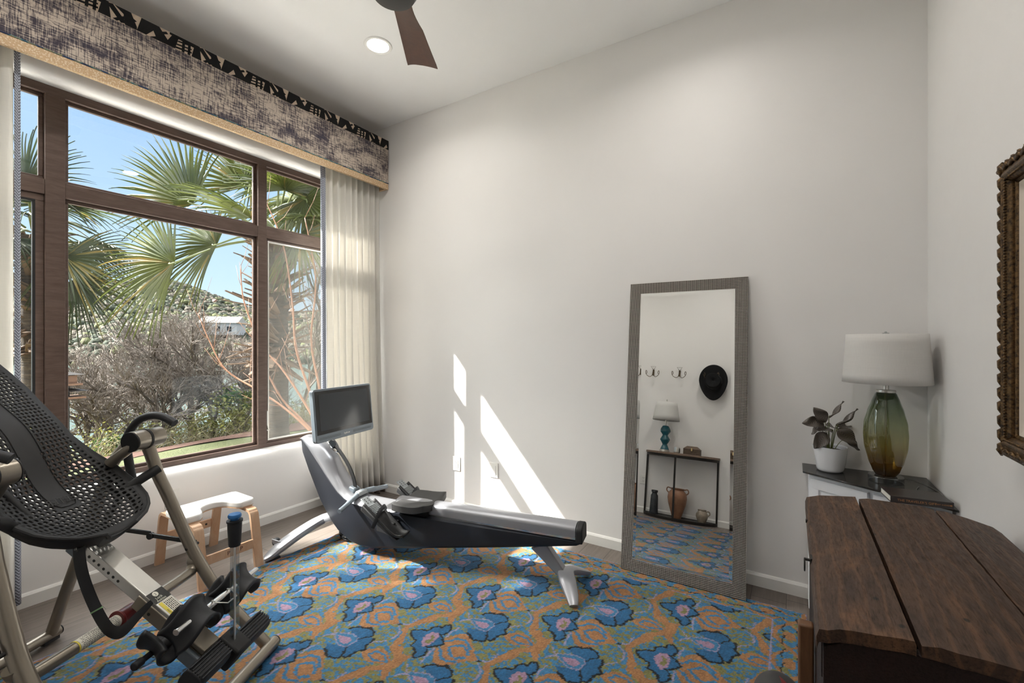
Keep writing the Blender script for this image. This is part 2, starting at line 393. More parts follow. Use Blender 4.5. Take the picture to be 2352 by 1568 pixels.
M['batten'] = wood('worn brown batten', srgb(130, 92, 62), srgb(100, 70, 48), (8, 8, 1.5), 5, .5)
# picture frame
m = N('antique gilt'); a = m.noise(120, None, 4, .6); M['gilt'] = m.set(m.mix(m.ramp(a, [(.35, 0), (.65, 1)]), srgb(44, 32, 22), srgb(120, 92, 58)), .42, .6); m.bump(a, .3, .002)
M['liner'] = simple('cream liner', srgb(214, 203, 190), .8, var=.02)
m = N('oil painting'); a = m.noise(4, m.obj(scale=(1, 2.2, 1)), 6, .7, 1.6); b = m.noise(30, None, 4, .7, 1)
c = m.ramp(a, [(.28, srgb(60, 44, 36)), (.38, srgb(120, 98, 80)), (.45, srgb(176, 156, 136)), (.5, srgb(70, 52, 44)), (.56, srgb(186, 122, 74)), (.62, srgb(150, 138, 130)), (.7, srgb(214, 200, 184))], 'CONSTANT')
M['painting'] = m.set(m.mix(m.math('MULTIPLY', b, .45), c, srgb(58, 44, 38)), .45); m.bump(b, .5, .003)
# mirror frame: woven bead metal
m = N('woven pewter'); v = m.obj(rot=(0, 0, 0)); sp = m.n('ShaderNodeSeparateXYZ'); m.l(v, sp.inputs[0])
fq = 2 * pi / .0098
p = m.math('ADD', m.math('MULTIPLY', sp.outputs[0], fq), m.math('MULTIPLY', sp.outputs[2], fq * .62)); q = m.math('SUBTRACT', m.math('MULTIPLY', sp.outputs[0], fq), m.math('MULTIPLY', sp.outputs[2], fq * .62))
hh = m.math('MULTIPLY', m.math('SINE', p), m.math('SINE', q)); h2 = m.ramp(m.math('ADD', m.math('MULTIPLY', hh, .5), .5), [(.3, 0), (.75, 1)])
M['pewter'] = m.set(m.mix(h2, srgb(48, 44, 42), srgb(214, 206, 198)), .36, .7); m.bump(h2, 1, .006)
m = N('led lens'); em = m.n('ShaderNodeEmission'); em.inputs[0].default_value = (1, .95, .88, 1); em.inputs[1].default_value = 14; m.l(em.outputs[0], m.t.nodes['Material Output'].inputs[0]); M['led'] = m.m
m = N('dark display glass'); M['display'] = m.set((.030, .036, .042), .13, 0)
# plants
def leafmat(name, c1, c2, trans=.35, rough=.4, ns=6):
    m = N(name); f = m.noise(ns); c = m.mix(m.ramp(f, [(.3, 0), (.7, 1)]), c1, c2); m.set(c, rough)
    t = m.n('ShaderNodeBsdfTranslucent'); m.l(c, t.inputs[0]); ms = m.n('ShaderNodeMixShader'); ms.inputs[0].default_value = trans
    m.l(m.b.outputs[0], ms.inputs[1]); m.l(t.outputs[0], ms.inputs[2]); m.l(ms.outputs[0], m.t.nodes['Material Output'].inputs[0]); return m.m
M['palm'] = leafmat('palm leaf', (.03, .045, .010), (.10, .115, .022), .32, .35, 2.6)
M['palmdark'] = leafmat('shaded palm leaf', (.018, .03, .010), (.055, .07, .02), .3, .4, 2)  # darker copy of the palm leaf, shade put into its greens
M['palmdry'] = leafmat('yellowed palm leaf', (0.21, 0.14, 0.03), (0.15, 0.14, 0.04), .4, .5, 3)
M['petiole'] = simple('palm petiole', (0.11, 0.13, 0.035), .4)
M['boot'] = simple('dry palm boots', (0.12, 0.075, 0.045), .8, var=.45, ns=9, bump=.5, bs=60)
m = N('ringed palm bark'); sp = m.n('ShaderNodeSeparateXYZ'); m.l(m.obj(), sp.inputs[0]); rg = m.noise(1, m.obj(scale=(3, 3, 45)), 4, .7)
M['bark'] = m.set(m.mix(m.ramp(rg, [(.35, 0), (.65, 1)]), (0.03, 0.021, 0.015), (0.095, 0.07, 0.047)), .9); m.bump(rg, 1, .02)
M['branch'] = simple('bare grey brown branches', (0.085, 0.066, 0.052), .8, var=.45, ns=3)
M['twig'] = simple('pale twigs', (0.15, 0.122, 0.10), .8, var=.35, ns=2)
M['redtwig'] = simple('red brown young branch', (0.17, 0.075, 0.035), .6, var=.3)
M['bushleaf'] = leafmat('spring green leaves', (.11, .125, .022), (.20, .19, .055), .4, .5, 3)
M['drygrass'] = leafmat('dry brush', (0.18, 0.145, 0.085), (0.23, 0.21, 0.11), .3, .8, 3)
M['greenleaf'] = leafmat('green ground leaves', (0.02, 0.08, 0.01), (0.06, 0.15, 0.025), .35, .35, 5)
m = N('lawn'); a = m.noise(1.2, None, 5, .7); b = m.noise(40, None, 3, .7); M['lawn'] = m.set(m.mix(b, m.mix(m.ramp(a, [(.35, 0), (.65, 1)]), (.018, .034, .006), (.075, .085, .022)), (.07, .075, .022)), .9); m.bump(b, 1, .03)
m = N('red pine mulch'); b = m.noise(28, m.obj(scale=(1, 4, 1)), 4, .8); M['mulch'] = m.set(m.mix(m.ramp(b, [(.35, 0), (.65, 1)]), (.06, .022, .012), (.17, .085, .055)), .95); m.bump(b, 1, .03)
m = N('bank soil and grass'); b = m.noise(2.2, None, 6, .7); M['bank'] = m.set(m.mix(m.ramp(b, [(.35, 0), (.65, 1)]), (0.095, 0.085, 0.04), (0.18, 0.165, 0.08)), .95)
m = N('lake water'); b = m.noise(1.1, m.obj(scale=(1, 3, 1)), 3); m.b.inputs['Specular IOR Level'].default_value = .25; M['water'] = m.set((.05, .068, .058), .2); m.bump(b, .25, .05)
m = N('wooded hill'); a = m.noise(.045, None, 6, .7); b = m.noise(.35, None, 5, .75); vo = m.n('ShaderNodeTexVoronoi'); vo.inputs['Scale'].default_value = .22; m.l(m.obj(), vo.inputs['Vector'])
c = m.ramp(a, [(.34, (0.05, 0.0675, 0.025)), (.46, (0.11, 0.11, 0.055)), (.55, (0.15, 0.155, 0.05)), (.64, (0.125, 0.1, 0.075))])
c = m.mix(m.ramp(b, [(.42, .75), (.62, 0)]), c, (0.03, 0.0375, 0.02)); M['hill'] = m.set(c, .95); m.bump(b, 1, 2)
M['brick'] = simple('stone house wall', (0.21, 0.18, 0.15), .8); M['rooftan'] = simple('terracotta roof', (0.21, 0.11, 0.07), .8); M['rooftan2'] = simple('pale shingle roof', (0.26, 0.25, 0.23), .8); M['housewhite'] = simple('white siding', (0.31, 0.31, 0.31), .7)
M['cedar'] = simple('cedar feeder', (0.13, 0.065, 0.035), .7)
# calathea
m = N('striped calathea leaf'); at = m.n('ShaderNodeAttribute'); at.attribute_name = 'leafuv'; sp = m.n('ShaderNodeSeparateXYZ'); m.l(at.outputs['Vector'], sp.inputs[0])
st = m.math('SINE', m.math('MULTIPLY', m.math('SUBTRACT', sp.outputs[0], m.math('MULTIPLY', m.math('ABSOLUTE', sp.outputs[1]), .55)), 62))
M['calathea'] = m.set(m.mix(m.math('MULTIPLY', m.math('GREATER_THAN', st, .45), 1.0), srgb(36, 38, 32), srgb(126, 112, 104)), .35)

# ================================================================== ROOM
XA = -3.071; XR = .503; YB = 2.62; YN = -.31; ZC = 3.059
st = lambda mb, name, mat, **k: mb.build(name, mat, kind='structure', **k)
mb = MB(); mb.box((XA - .3, -1.7, -.08), (XR + .12, YB + .12, 0)); st(mb, 'floor', M['floor'])
mb = MB(); mb.box((XA - .3, -1.7, ZC), (XR + .12, YB + .12, ZC + .1)); st(mb, 'ceiling', M['ceiling'])
mb = MB(); mb.box((XA - .28, YB, 0), (XR + .12, YB + .12, ZC)); st(mb, 'wall_far', M['wall'])
mb = MB(); mb.box((XR, -1.7, 0), (XR + .12, YB, ZC)); st(mb, 'wall_right', M['wall'])
mb = MB(); mb.box((XA - .28, YN - .1, 0), (-.43, YN, ZC)); mb.box((-.43, YN - .1, 0), (-.36, YN + .012, ZC)); mb.box((-.46, -1.6, 0), (-.36, YN - .1, ZC)); mb.box((-.36, YN - .1, 2.2), (XR, YN, ZC)); st(mb, 'wall_near', M['wall'])
mb = MB(); mb.box((-.46, -1.7, 0), (XR, -1.6, ZC)); st(mb, 'wall_hall', M['wall'])
# window wall with rounded reveal
OY0, OY1 = -.03, 2.41
mb = MB()
bot = [(-3.35, 0), (-3.071, 0), (-3.071, .43), (-3.074, .455), (-3.083, .475), (-3.098, .490), (-3.12, .499), (-3.17, .503), (-3.35, .48)]
mb.prism([(x, YN - .1, z) for x, z in bot], (0, YB - YN + .1, 0))
top = [(-3.35, ZC), (-3.35, 2.54), (-3.17, 2.546), (-3.12, 2.553), (-3.098, 2.563), (-3.083, 2.578), (-3.074, 2.60), (-3.071, 2.63), (-3.071, ZC)]
mb.prism([(x, YN - .1, z) for x, z in top], (0, YB - YN + .1, 0))
rs = [(-3.35, YB), (-3.35, OY1), (-3.17, OY1), (-3.12, OY1 + .006), (-3.098, OY1 + .016), (-3.083, OY1 + .03), (-3.074, OY1 + .05), (-3.071, OY1 + .08), (-3.071, YB)]
mb.prism([(x, y, .43) for x, y in rs], (0, 0, 2.2))
ls = [(-3.35, YN - .1), (-3.071, YN - .1), (-3.071, OY0 - .08), (-3.083, OY0 - .03), (-3.12, OY0 - .006), (-3.17, OY0), (-3.35, OY0)]
mb.prism([(x, y, .43) for x, y in ls], (0, 0, 2.2))
st(mb, 'wall_window', M['wall'], auto=True)
def base(name, a, b, n):     # baseboard from a to b, n = inward normal
    a = Vector((*a, 0)); b = Vector((*b, 0)); n = Vector((*n, 0))
    prof = [(0, 0), (.013, 0), (.013, .054), (.007, .063), (0, .066)]
    mb = MB(); mb.prism([a + n * p + Vector((0, 0, q)) for p, q in prof], b - a); st(mb, name, M['trim'])
base('baseboard_far', (XA, YB), (XR, YB), (0, -1)); base('baseboard_window', (XA, YN), (XA, YB), (1, 0))
base('baseboard_right', (XR, -1.6), (XR, YB), (-1, 0)); base('baseboard_near', (XA, YN), (-.43, YN), (0, 1))

# window
win = thing('window_1', None, None, (-3.2, 1.2, .5)); win['kind'] = 'structure'
X0, X1 = -3.235, -3.17
mb = MB()
mb.box((X0, OY0, .504), (X1, OY1, .532)); mb.box((X0, OY0, 2.503), (X1, OY1, 2.546)); mb.box((X0, OY0, .532), (X1, .01, 2.503)); mb.box((X0, 2.37, .532), (X1, OY1, 2.503))
mb.build('frame', M['bronze'], win, bevel=.002)
for y0, y1 in ((.650, .724), (1.702, 1.763)):
    mb = MB(); mb.box((X0, y0, .532), (X1 + .004, y1, 2.503)); mb.build('mullion', M['bronze'], win, bevel=.002)
for y0, y1 in ((.01, .65), (.724, 1.702), (1.763, 2.37)):
    mb = MB(); mb.box((X0 + .006, y0, 1.992), (X1 + .001, y1, 2.068)); mb.build('transom', M['bronze'], win, bevel=.002)
def stop(y0, y1, z0, z1, w=.018, xo=0.0, mat='bronze', d=.02):
    mb = MB(); xs0, xs1 = -3.215 + xo, -3.215 + xo + d
    mb.box((xs0, y0, z0), (xs1, y1, z0 + w)); mb.box((xs0, y0, z1 - w), (xs1, y1, z1)); mb.box((xs0, y0, z0 + w), (xs1, y0 + w, z1 - w)); mb.box((xs0, y1 - w, z0 + w), (xs1, y1, z1 - w))
    return mb.build('glazing_bead', M[mat], win, bevel=.003)
panes = [(.01, .65, 2.068, 2.503), (.724, 1.702, 2.068, 2.503), (1.763, 2.37, 2.068, 2.503), (.01, .65, .532, 1.992), (.724, 1.702, .532, 1.992), (1.763, 2.37, .532, 1.992)]
for i, (y0, y1, z0, z1) in enumerate(panes):
    if i in (3, 5):
        mb = MB(); w = .034 if i == 3 else .018
        for (a, b, c2, d) in ((y0, y1, z0, z0 + w), (y0, y1, z1 - w, z1), (y0, y0 + w, z0 + w, z1 - w), (y1 - w, y1, z0 + w, z1 - w)):
            mb.box((-3.228, a, c2), (-3.182, b, d))
        mb.build('sash', M['bronze'] if i == 3 else M['bronze'], win, bevel=.003)
        y0 += w; y1 -= w; z0 += w; z1 -= w
        b = stop(y0 - .004, y1 + .004, z0 - .004, z1 + .004, .012, .014, 'nickel' if i == 5 else 'blackplastic')
        if i == 5:
            mb = MB(); mb.box((-3.196, y0, z0), (-3.195, y1, z1)); mb.build('insect_screen', M['screen'], win)
            mb = MB(); mb.box((-3.182, y0 - .013, .62), (-3.172, y0 - .006, .76)); mb.tube([(-3.176, y0 - .01, .66), (-3.165, y0 - .009, .63), (-3.16, y0 + .0, .625)], .004, 8); mb.build('sash_lock', M['nickel'], win)
    else: stop(y0, y1, z0, z1)
    mb = MB(); mb.box((-3.217, y0 + .002, z0 + .002), (-3.213, y1 - .002, z1 - .002)); mb.build('window_pane', M['glass'], win)

# outlets
def outlet(c, n, up=(0, 0, 1), w=.037, h=.0525, slots=True, label='', gr='wall outlets'):
    c = Vector(c); n = Vector(n).normalized(); u = Vector(up); r = u.cross(n)
    t = thing('wall_outlet', label, 'outlet', c)
    mb = MB(); mb.obox(c + n * .003, r * w, u * h, n * .003); mb.build('cover_plate', M['white'], t, bevel=.002)
    mb = MB(); mb.obox(c + n * .006, r * (w * .48), u * (h * .62), n * .0025); o = mb.build('socket_face' if slots else 'blank_insert', M['white'], t, bevel=.001)
    if slots:
        mb = MB()
        for s in (-1, 1):
            for q in (-.007, .007): mb.obox(c + n * .0085 + u * (s * h * .32) + r * q, r * .0012, u * .0045, n * .0004)
            mb.lathe([(0, 0), (.0025, 0), (.0025, .0008), (0, .0008)], c + n * .008 + u * (s * h * .32 - .009), 10, n)
        mb.build('slot', M['darktext'], t)
    return t
outlet((-2.134, YB, .34), (0, -1, 0), label='white outlet on the far wall beside the cream curtain, in the thin strip of sun')
outlet((-1.794, YB, .343), (0, -1, 0), slots=False, label='blank white wall plate on the far wall, inside the triangle of sunlight')
outlet((XA, 1.155, .338), (1, 0, 0), label='white outlet low on the window wall above the white stool')
outlet((-1.315, YN, .36), (0, 1, 0), label='white outlet on the near wall beside the half-round console, seen in the mirror')

# recessed lights
for i, (x, y) in enumerate(((-2.137, 1.87), (-.457, 1.87), (-2.137, .53), (-.457, .53))):
    lab = ['round recessed ceiling light between the fan and the patterned cornice, switched on', 'round recessed ceiling light over the leaning mirror and chest', 'round recessed ceiling light over the inversion table, near the window', 'round recessed ceiling light above the camera by the doorway'][i]
    t = thing('recessed_light', lab, 'ceiling light', (x, y, ZC - .012), 'recessed ceiling lights')
    mb = MB(); mb.lathe([(.064, ZC - .004), (.080, ZC - .006), (.084, ZC - .001), (.084, ZC), (.064, ZC)], (x, y, 0), 40, closed=True); mb.build('trim_ring', M['trim'], t, smooth=True)
    mb = MB(); mb.lathe([(0, ZC - .003), (.064, ZC - .003), (.064, ZC - .001), (0, ZC - .001)], (x, y, 0), 40); mb.build('lens', M['led'], t)
    L = bpy.data.lights.new('downlight', 'AREA'); L.shape = 'DISK'; L.size = .13; L.energy = 2.0; L.color = (1, .96, .90); L.spread = radians(150)
    lo = bpy.data.objects.new('downlight', L); COL.objects.link(lo); lo.parent = t; lo.location = (0, 0, .004)

# ceiling fan
fc = Vector((-1.285, 1.2, 2.60))
fan = thing('ceiling_fan', 'dark ceiling fan with walnut propeller blades hanging from the ceiling', 'ceiling fan', fc)
mb = MB(); mb.lathe([(0, -.045), (.05, -.043), (.078, -.032), (.092, -.008), (.092, .03), (.078, .075), (.05, .1), (.018, .11), (0, .11)], fc, 40); mb.build('motor_housing', M['fanblack'], fan, smooth=True)
mb = MB(); mb.tube([fc + Vector((0, 0, .1)), (fc.x, fc.y, ZC - .05)], .013, 16); mb.build('downrod', M['fanblack'], fan, smooth=True)
mb = MB(); mb.lathe([(.02, -.06), (.06, -.04), (.07, -.004), (.07, 0)], (fc.x, fc.y, ZC), 32); mb.build('canopy', M['fanblack'], fan, smooth=True)
for k in range(3):
    a0 = atan2(.40, -.272) + k * 2 * pi / 3
    d = Vector((cos(a0), sin(a0), 0)); s_ = Vector((-sin(a0), cos(a0), 0))
    mb = MB()
    def bl(u, v, top):
        r = .06 + u * .49; wl = (.050 - .012 * sin(pi * min(u * 2.2, 1))) + .045 * u ** 1.3 ; wr = .036 + .02 * u
        t = -1 + 2 * v
        rr = r + (.0 if u < 1 else .012 * t * t)
        q = fc + d * rr + s_ * (t * (wl if t < 0 else wr)) + Vector((0, 0, .045 + .014 * t * (1 - .4 * u) + .006 * (1 - t * t) + (.004 if top else -.004) * (1 - .6 * t * t)))
        return q
    mb.grid(20, 8, lambda u, v: bl(u, v, True)); mb.grid(20, 8, lambda u, v: bl(u, v, False), flip=True)
    o = mb.build('blade', M['walnut'], fan, smooth=True, bevel=0)

# ================================================================== CORNICE AND CURTAINS
CX = -2.86; cy0, cy1 = -.28, 2.612
cor = thing('window_cornice', 'upholstered box cornice above the window with ink hatched fabric, tan lower band and black zigzag top band', 'cornice', (XA + .1, 1.1, 2.524))
mb = MB(); mb.box((CX - .02, cy0, 2.575), (CX, cy1, 2.857)); mb.box((XA, cy0, 2.575), (CX - .02, cy0 + .02, 2.857)); mb.box((XA, cy1 - .02, 2.575), (CX - .02, cy1, 2.857)); mb.build('hatched_panel', M['hatch'], cor)
mb = MB(); mb.box((CX - .02, cy0, 2.526), (CX + .001, cy1 - .0005, 2.575)); mb.box((XA, cy0, 2.526), (CX - .02, cy0 + .02, 2.575)); mb.box((XA, cy1 - .02, 2.526), (CX - .02, cy1, 2.575)); mb.build('lower_band', M['shagreen'], cor)
mb = MB(); mb.tube([(CX + .001, cy0, 2.576), (CX + .001, cy1, 2.576)], .004, 8); mb.build('cord', M['cord'], cor)
mb = MB(); mb.box((CX - .02, cy0, 2.857), (CX + .0008, cy1, 2.932)); mb.box((XA, cy0, 2.857), (CX - .02, cy0 + .02, 2.932)); mb.box((XA, cy1 - .02, 2.857), (CX - .02, cy1, 2.932)); mb.box((XA, cy0, 2.925), (CX - .02, cy1, 2.932)); mb.build('upper_band', M['bandcream'], cor)
mb = MB(); per = .62
shp = [[(0,0),(.10,0),(.19,.62),(.14,1),(.05,1)], [(.14,1),(.24,1),(.36,.18),(.30,0),(.22,0)], [(.19,.5),(.22,.42),(.34,.78),(.32,.9)], [(.30,0),(.42,0),(.47,1),(.40,1)],
       [(.42,.05),(.62,.2),(.62,.3),(.43,.18)], [(.44,.32),(.62,.46),(.62,.54),(.44,.42)], [(.45,.58),(.6,.7),(.6,.8),(.46,.68)], [(.36,1),(.36,.86),(.66,.72),(.7,1)], [(.50,0),(.53,0),(.54,.85),(.51,.85)], [(.57,0),(.60,0),(.61,.85),(.58,.85)],
       [(.62,0),(.74,0),(.72,1),(.66,1)], [(.70,.9),(.76,1),(.90,.12),(.84,0)], [(.76,.05),(.80,0),(.92,.55),(.90,.66)], [(.84,1),(.86,.9),(.98,.5),(1.0,.58)], [(.88,0),(1.0,0),(1.0,.2),(.94,1),(.86,1)], [(.14,0),(.22,0),(.21,.22)], [(.78,1),(.88,.62),(.86,1)]]
per = .40; y = cy0; q_ = 0
while y < cy1:
    for P_ in shp:
        pts = [Vector((CX + .0008, min(y + a * per, cy1), 2.8575 + b * .074)) for a, b in P_]
        if max(p.y for p in pts) - min(p.y for p in pts) > .002: mb.prism(pts, (.0022 + (q_ % 5) * .0002, 0, 0)); q_ += 1
    y += per
mb.build('zigzag_applique', M['bandblack'], cor)

def curtain(name, label, y0, y1, nf, lead, seed):
    rnd = random.Random(seed); ph = rnd.random() * 6
    t = thing(name, label, 'curtain', (-2.95, (y0 + y1) / 2, 0.0))
    def f(u, v, z0=.07, z1=2.86):
        y = y0 + (y1 - y0) * u; z = z1 + (z0 - z1) * v; fl = v ** 3
        amp = .020 + .022 * fl
        x = -2.955 + amp * sin(2 * pi * nf * u + ph + .5 * sin(3 * v + ph)) + .006 * sin(11 * u * nf + 2 * v)
        ww = (1 + .06 * fl)
        if lead == 'low': y = y1 - (y1 - y); 
        x += .05 * fl * u
        return (x, y, z)
    nu = nf * 14
    mb = MB(); mb.grid(nu, 30, lambda u, v: f(u, v)); mb.build('panel', M['curtain'], t, smooth=True, solid=.0012, auto=False)
    mb = MB(); mb.grid(nu, 3, lambda u, v: (lambda p: (p[0] - .002, p[1], .072 - .065 * v))(f(u, 1))); mb.build('hem', M['hem'], t, smooth=True, solid=.002, auto=False)
    ye = y0 if lead == 'low' else y1; ue = 0 if lead == 'low' else 1
    mb = MB(); sg = -1 if lead == 'low' else 1
    def g(u, v):
        p = f(ue, v); a = u * pi * .9; return (p[0] - .022 + .022 * cos(a), p[1] + sg * (.004 + .022 * sin(a)) , p[2])
    mb.grid(8, 30, g, flip=(sg > 0)); mb.build('trim_tape', M['chevron'], t, smooth=True, solid=.0015, auto=False)
    return t
curtain('curtain', 'gathered cream curtain in the far corner behind the rowing machine', 2.075, 2.585, 9, 'low', 3)
curtain('curtain', 'cream curtain at the left edge, beside the inversion table', -.26, .505, 11, 'high', 5)

# ================================================================== RUG
PXr, PYr = .4278, .3863; DX, DY = -.6049, 1.7904
F1a=[(-163,-136),(-150,-113),(-133,-105),(-111,-101),(-93,-84),(-78,-90),(-52,-99),(-39,-118),(-51,-132),(-64,-148),(-77,-169),(-102,-154),(-132,-159)]
F1b=[(-77,-169),(-63,-145),(-39,-124),(-20,-130),(-14,-152),(-19,-170),(1,-194),(-13,-210),(-21,-225),(-24,-247),(-32,-266),(-47,-265),(-69,-234),(-76,-221)]
F1c=[(-162,-252),(-143,-244),(-121,-238),(-98,-231),(-77,-223),(-63,-244),(-48,-266),(-52,-284),(-73,-292),(-88,-298),(-106,-296),(-126,-280),(-142,-277)]
F1t=[(-188,-196),(-184,-182),(-157,-173),(-132,-159),(-108,-158),(-85,-163),(-74,-175),(-75,-205),(-87,-227),(-110,-231),(-137,-226),(-164,-212)]
F1i=[(-167,-195),(-146,-185),(-121,-178),(-102,-177),(-91,-185),(-92,-205),(-104,-216),(-127,-216),(-149,-207)]
L1=[(-188,-196),(-205,-182),(-223,-161)]
L2=[(-187,-199),(-206,-211),(-217,-230)]
F2=[(-353,-6),(-339,13),(-310,27),(-290,34),(-292,64),(-275,78),(-257,78),(-252,105),(-237,112),(-217,96),(-211,73),(-219,51),(-234,41),(-213,32),(-194,14),(-184,2),(-195,-20),(-219,-41),(-230,-46),(-213,-59),(-204,-84),(-212,-103),(-228,-119),(-242,-113),(-247,-93),(-268,-79),(-291,-73),(-292,-42),(-313,-36),(-337,-26)]
F2p=[(-282,13),(-265,39),(-242,46),(-230,26),(-225,-10),(-228,-40),(-246,-56),(-270,-33),(-280,-10)]
F2o=[(-256,-30),(-250,1),(-258,26),(-240,16),(-232,-6),(-241,-28)]
OL=[(-198,31),(-187,58),(-170,84),(-141,102),(-113,95),(-86,68),(-60,47),(-35,21),(-9,3),(-14,-9),(-43,-27),(-71,-62),(-97,-86),(-113,-98),(-133,-105),(-158,-91),(-180,-65),(-195,-33),(-175,-4),(-186,15)]
B1=[(-183,21),(-166,41),(-147,61),(-121,65),(-94,53),(-69,36)]
B2=[(-59,7),(-79,26),(-97,33),(-112,36),(-136,20),(-151,-1),(-128,-24),(-107,-37),(-86,-37),(-61,-14)]
B3=[(-183,-22),(-158,-42),(-138,-65),(-110,-69),(-76,-50)]
SD=[(-431,-205),(-413,-178),(-385,-155),(-354,-151),(-325,-163),(-293,-181),(-279,-196),(-301,-208),(-328,-222),(-358,-232),(-387,-231),(-412,-217)]
SDb=[(-395,-202),(-379,-176),(-348,-172),(-323,-181),(-299,-195),(-327,-207),(-355,-215),(-379,-211),(-395,-202)]
V1=[(-410,11),(-385,21),(-352,-44),(-339,-63),(-339,-106),(-302,-98),(-285,-128),(-239,-119),(-242,-177),(-251,-211),(-235,-267),(-252,-273),(-279,-238),(-314,-255),(-320,-299),(-352,-340),(-373,-379),(-395,-377),(-380,-321),(-357,-282),(-324,-238),(-289,-198),(-288,-169),(-329,-146),(-357,-128),(-360,-76),(-384,-36)]
V2=[(-383,-377),(-373,-379),(-376,-401),(-330,-451),(-330,-488),(-311,-484),(-315,-515),(-347,-521),(-364,-484)]
V3=[(100,152),(71,120),(63,87),(61,51),(40,21),(19,3),(38,7),(68,43),(86,67),(114,98)]
BLs=[[(43,93),(64,101),(66,67),(49,26),(19,3),(35,31)],[(7,-13),(42,-32),(64,-62),(68,-97),(46,-107),(48,-64),(34,-37)],[(-187,-126),(-191,-89),(-194,-47),(-176,-71),(-157,-94),(-153,-113)],[(-198,56),(-195,109),(-165,113),(-151,106),(-180,73)]]
PKs=[[(-200,40),(-202,79),(-194,115)],[(-187,-126),(-196,-84),(-197,-40)],[(7,-13),(33,-33),(43,-55),(42,-91)],[(9,2),(35,22),(39,73)],[(-15,-168),(-9,-146),(32,-108)]]
rng = np.random.RandomState(4)
RX0, RX1, RY0, RY1 = -2.497, .058, .10, 2.436
step = .004
nx = int((RX1 - RX0) / step); ny = int((RY1 - RY0) / step)
gx = np.linspace(RX0, RX1, nx); gy = np.linspace(RY0, RY1, ny)
GX, GY = np.meshgrid(gx, gy)
def inpoly(x, y, P):
    c = np.zeros(x.shape, bool); n = len(P)
    for i in range(n):
        x0, y0 = P[i]; x1, y1 = P[(i + 1) % n]
        if y0 == y1: continue
        k = (y0 > y) != (y1 > y)
        c ^= k & (x < (x1 - x0) * (y - y0) / (y1 - y0) + x0)
    return c
def near(x, y, P, w, closed=False):
    m_ = np.zeros(x.shape, bool); n = len(P)
    for i in range(n if closed else n - 1):
        x0, y0 = P[i]; x1, y1 = P[(i + 1) % n]; dx, dy = x1 - x0, y1 - y0; L2_ = dx * dx + dy * dy + 1e-9
        t = np.clip(((x - x0) * dx + (y - y0) * dy) / L2_, 0, 1)
        m_ |= (x - x0 - t * dx) ** 2 + (y - y0 - t * dy) ** 2 < w * w
    return m_
def vnoise(x, y, sc, seed):
    r = np.random.RandomState(seed).rand(64, 64); fx = x / sc; fy = y / sc; ix = np.floor(fx).astype(int); iy = np.floor(fy).astype(int)
    tx = fx - ix; ty = fy - iy; tx = tx * tx * (3 - 2 * tx); ty = ty * ty * (3 - 2 * ty); g = lambda a, b: r[a % 64, b % 64]
    return (g(ix, iy) * (1 - tx) + g(ix + 1, iy) * tx) * (1 - ty) + (g(ix, iy + 1) * (1 - tx) + g(ix + 1, iy + 1) * tx) * ty
# one repeat painted at 2 mm, sampled over the field
tn, tm = int(PXr / .002), int(PYr / .002)
TX, TY = np.meshgrid((np.arange(tn) + .5) / tn * PXr * 1000 - 428, (np.arange(tm) + .5) / tm * PYr * 1000 - 386)
jx = (vnoise(TX + 900, TY + 900, 7, 1) - .5) * 9; jy = (vnoise(TX + 900, TY + 900, 7, 2) - .5) * 9
TXj, TYj = TX + jx, TY + jy
BLUE, DBLUE, OLIVE, ORANGE, PINK, BLACK, LILAC = range(7)
til = np.zeros(TX.shape, int) + BLUE
no1 = vnoise(TX + 900, (TY + 900) * 1.3, 13, 5) + .55 * vnoise(TX + 900, TY + 900, 6, 6)
til[no1 > .74] = OLIVE
SH = [(a * PXr * 1000, b * PYr * 1000) for a in (-1, 0, 1) for b in (-1, 0, 1)]
def fill(P, c, j=True):
    for a, b in SH: til[inpoly((TXj if j else TX) - a, (TYj if j else TY) - b, P)] = c
def line(P, c, w, closed=False):
    for a, b in SH: til[near(TXj - a, TYj - b, P, w, closed)] = c
for P in BLs: fill(P, BLUE)
for P in (V1, V2, V3): fill(P, ORANGE)
line([(-352, -44), (-330, -70), (-300, -80)], BLUE, 3)
fill(SD, ORANGE); line(SDb, BLUE, 4.6, True)
fill(OL, ORANGE)
for P in (B1, B2, B3): line(P, BLUE, 6.2)
for P in PKs: line(P, LILAC, 3.2)
for P in (F1a, F1b, F1c): fill(P, DBLUE)
line(F1a[:8], BLACK, 4.6); line(F1a[7:11], BLACK, 3.2); line(F1b[3:12], BLACK, 5.0); line(F1b[11:], BLACK, 3.2); line(F1c[5:], BLACK, 4.6)
fill(F1t, BLUE); line(F1t, LILAC, 2.6, True); fill(F1i, PINK); line(L1, LILAC, 3); line(L2, LILAC, 3)
fill(F2, DBLUE); line(F2, BLACK, 4.4, True); fill(F2p, PINK); fill(F2o, OLIVE)
for a, b in SH: til[(TXj - a) ** 2 + (TYj - b) ** 2 < 64] = BLACK
tu = ((GX - DX) / PXr) % 1.0; tv = ((GY - DY) / PYr) % 1.0
rug_c = til[np.minimum((tv * tm).astype(int), tm - 1), np.minimum((tu * tn).astype(int), tn - 1)]
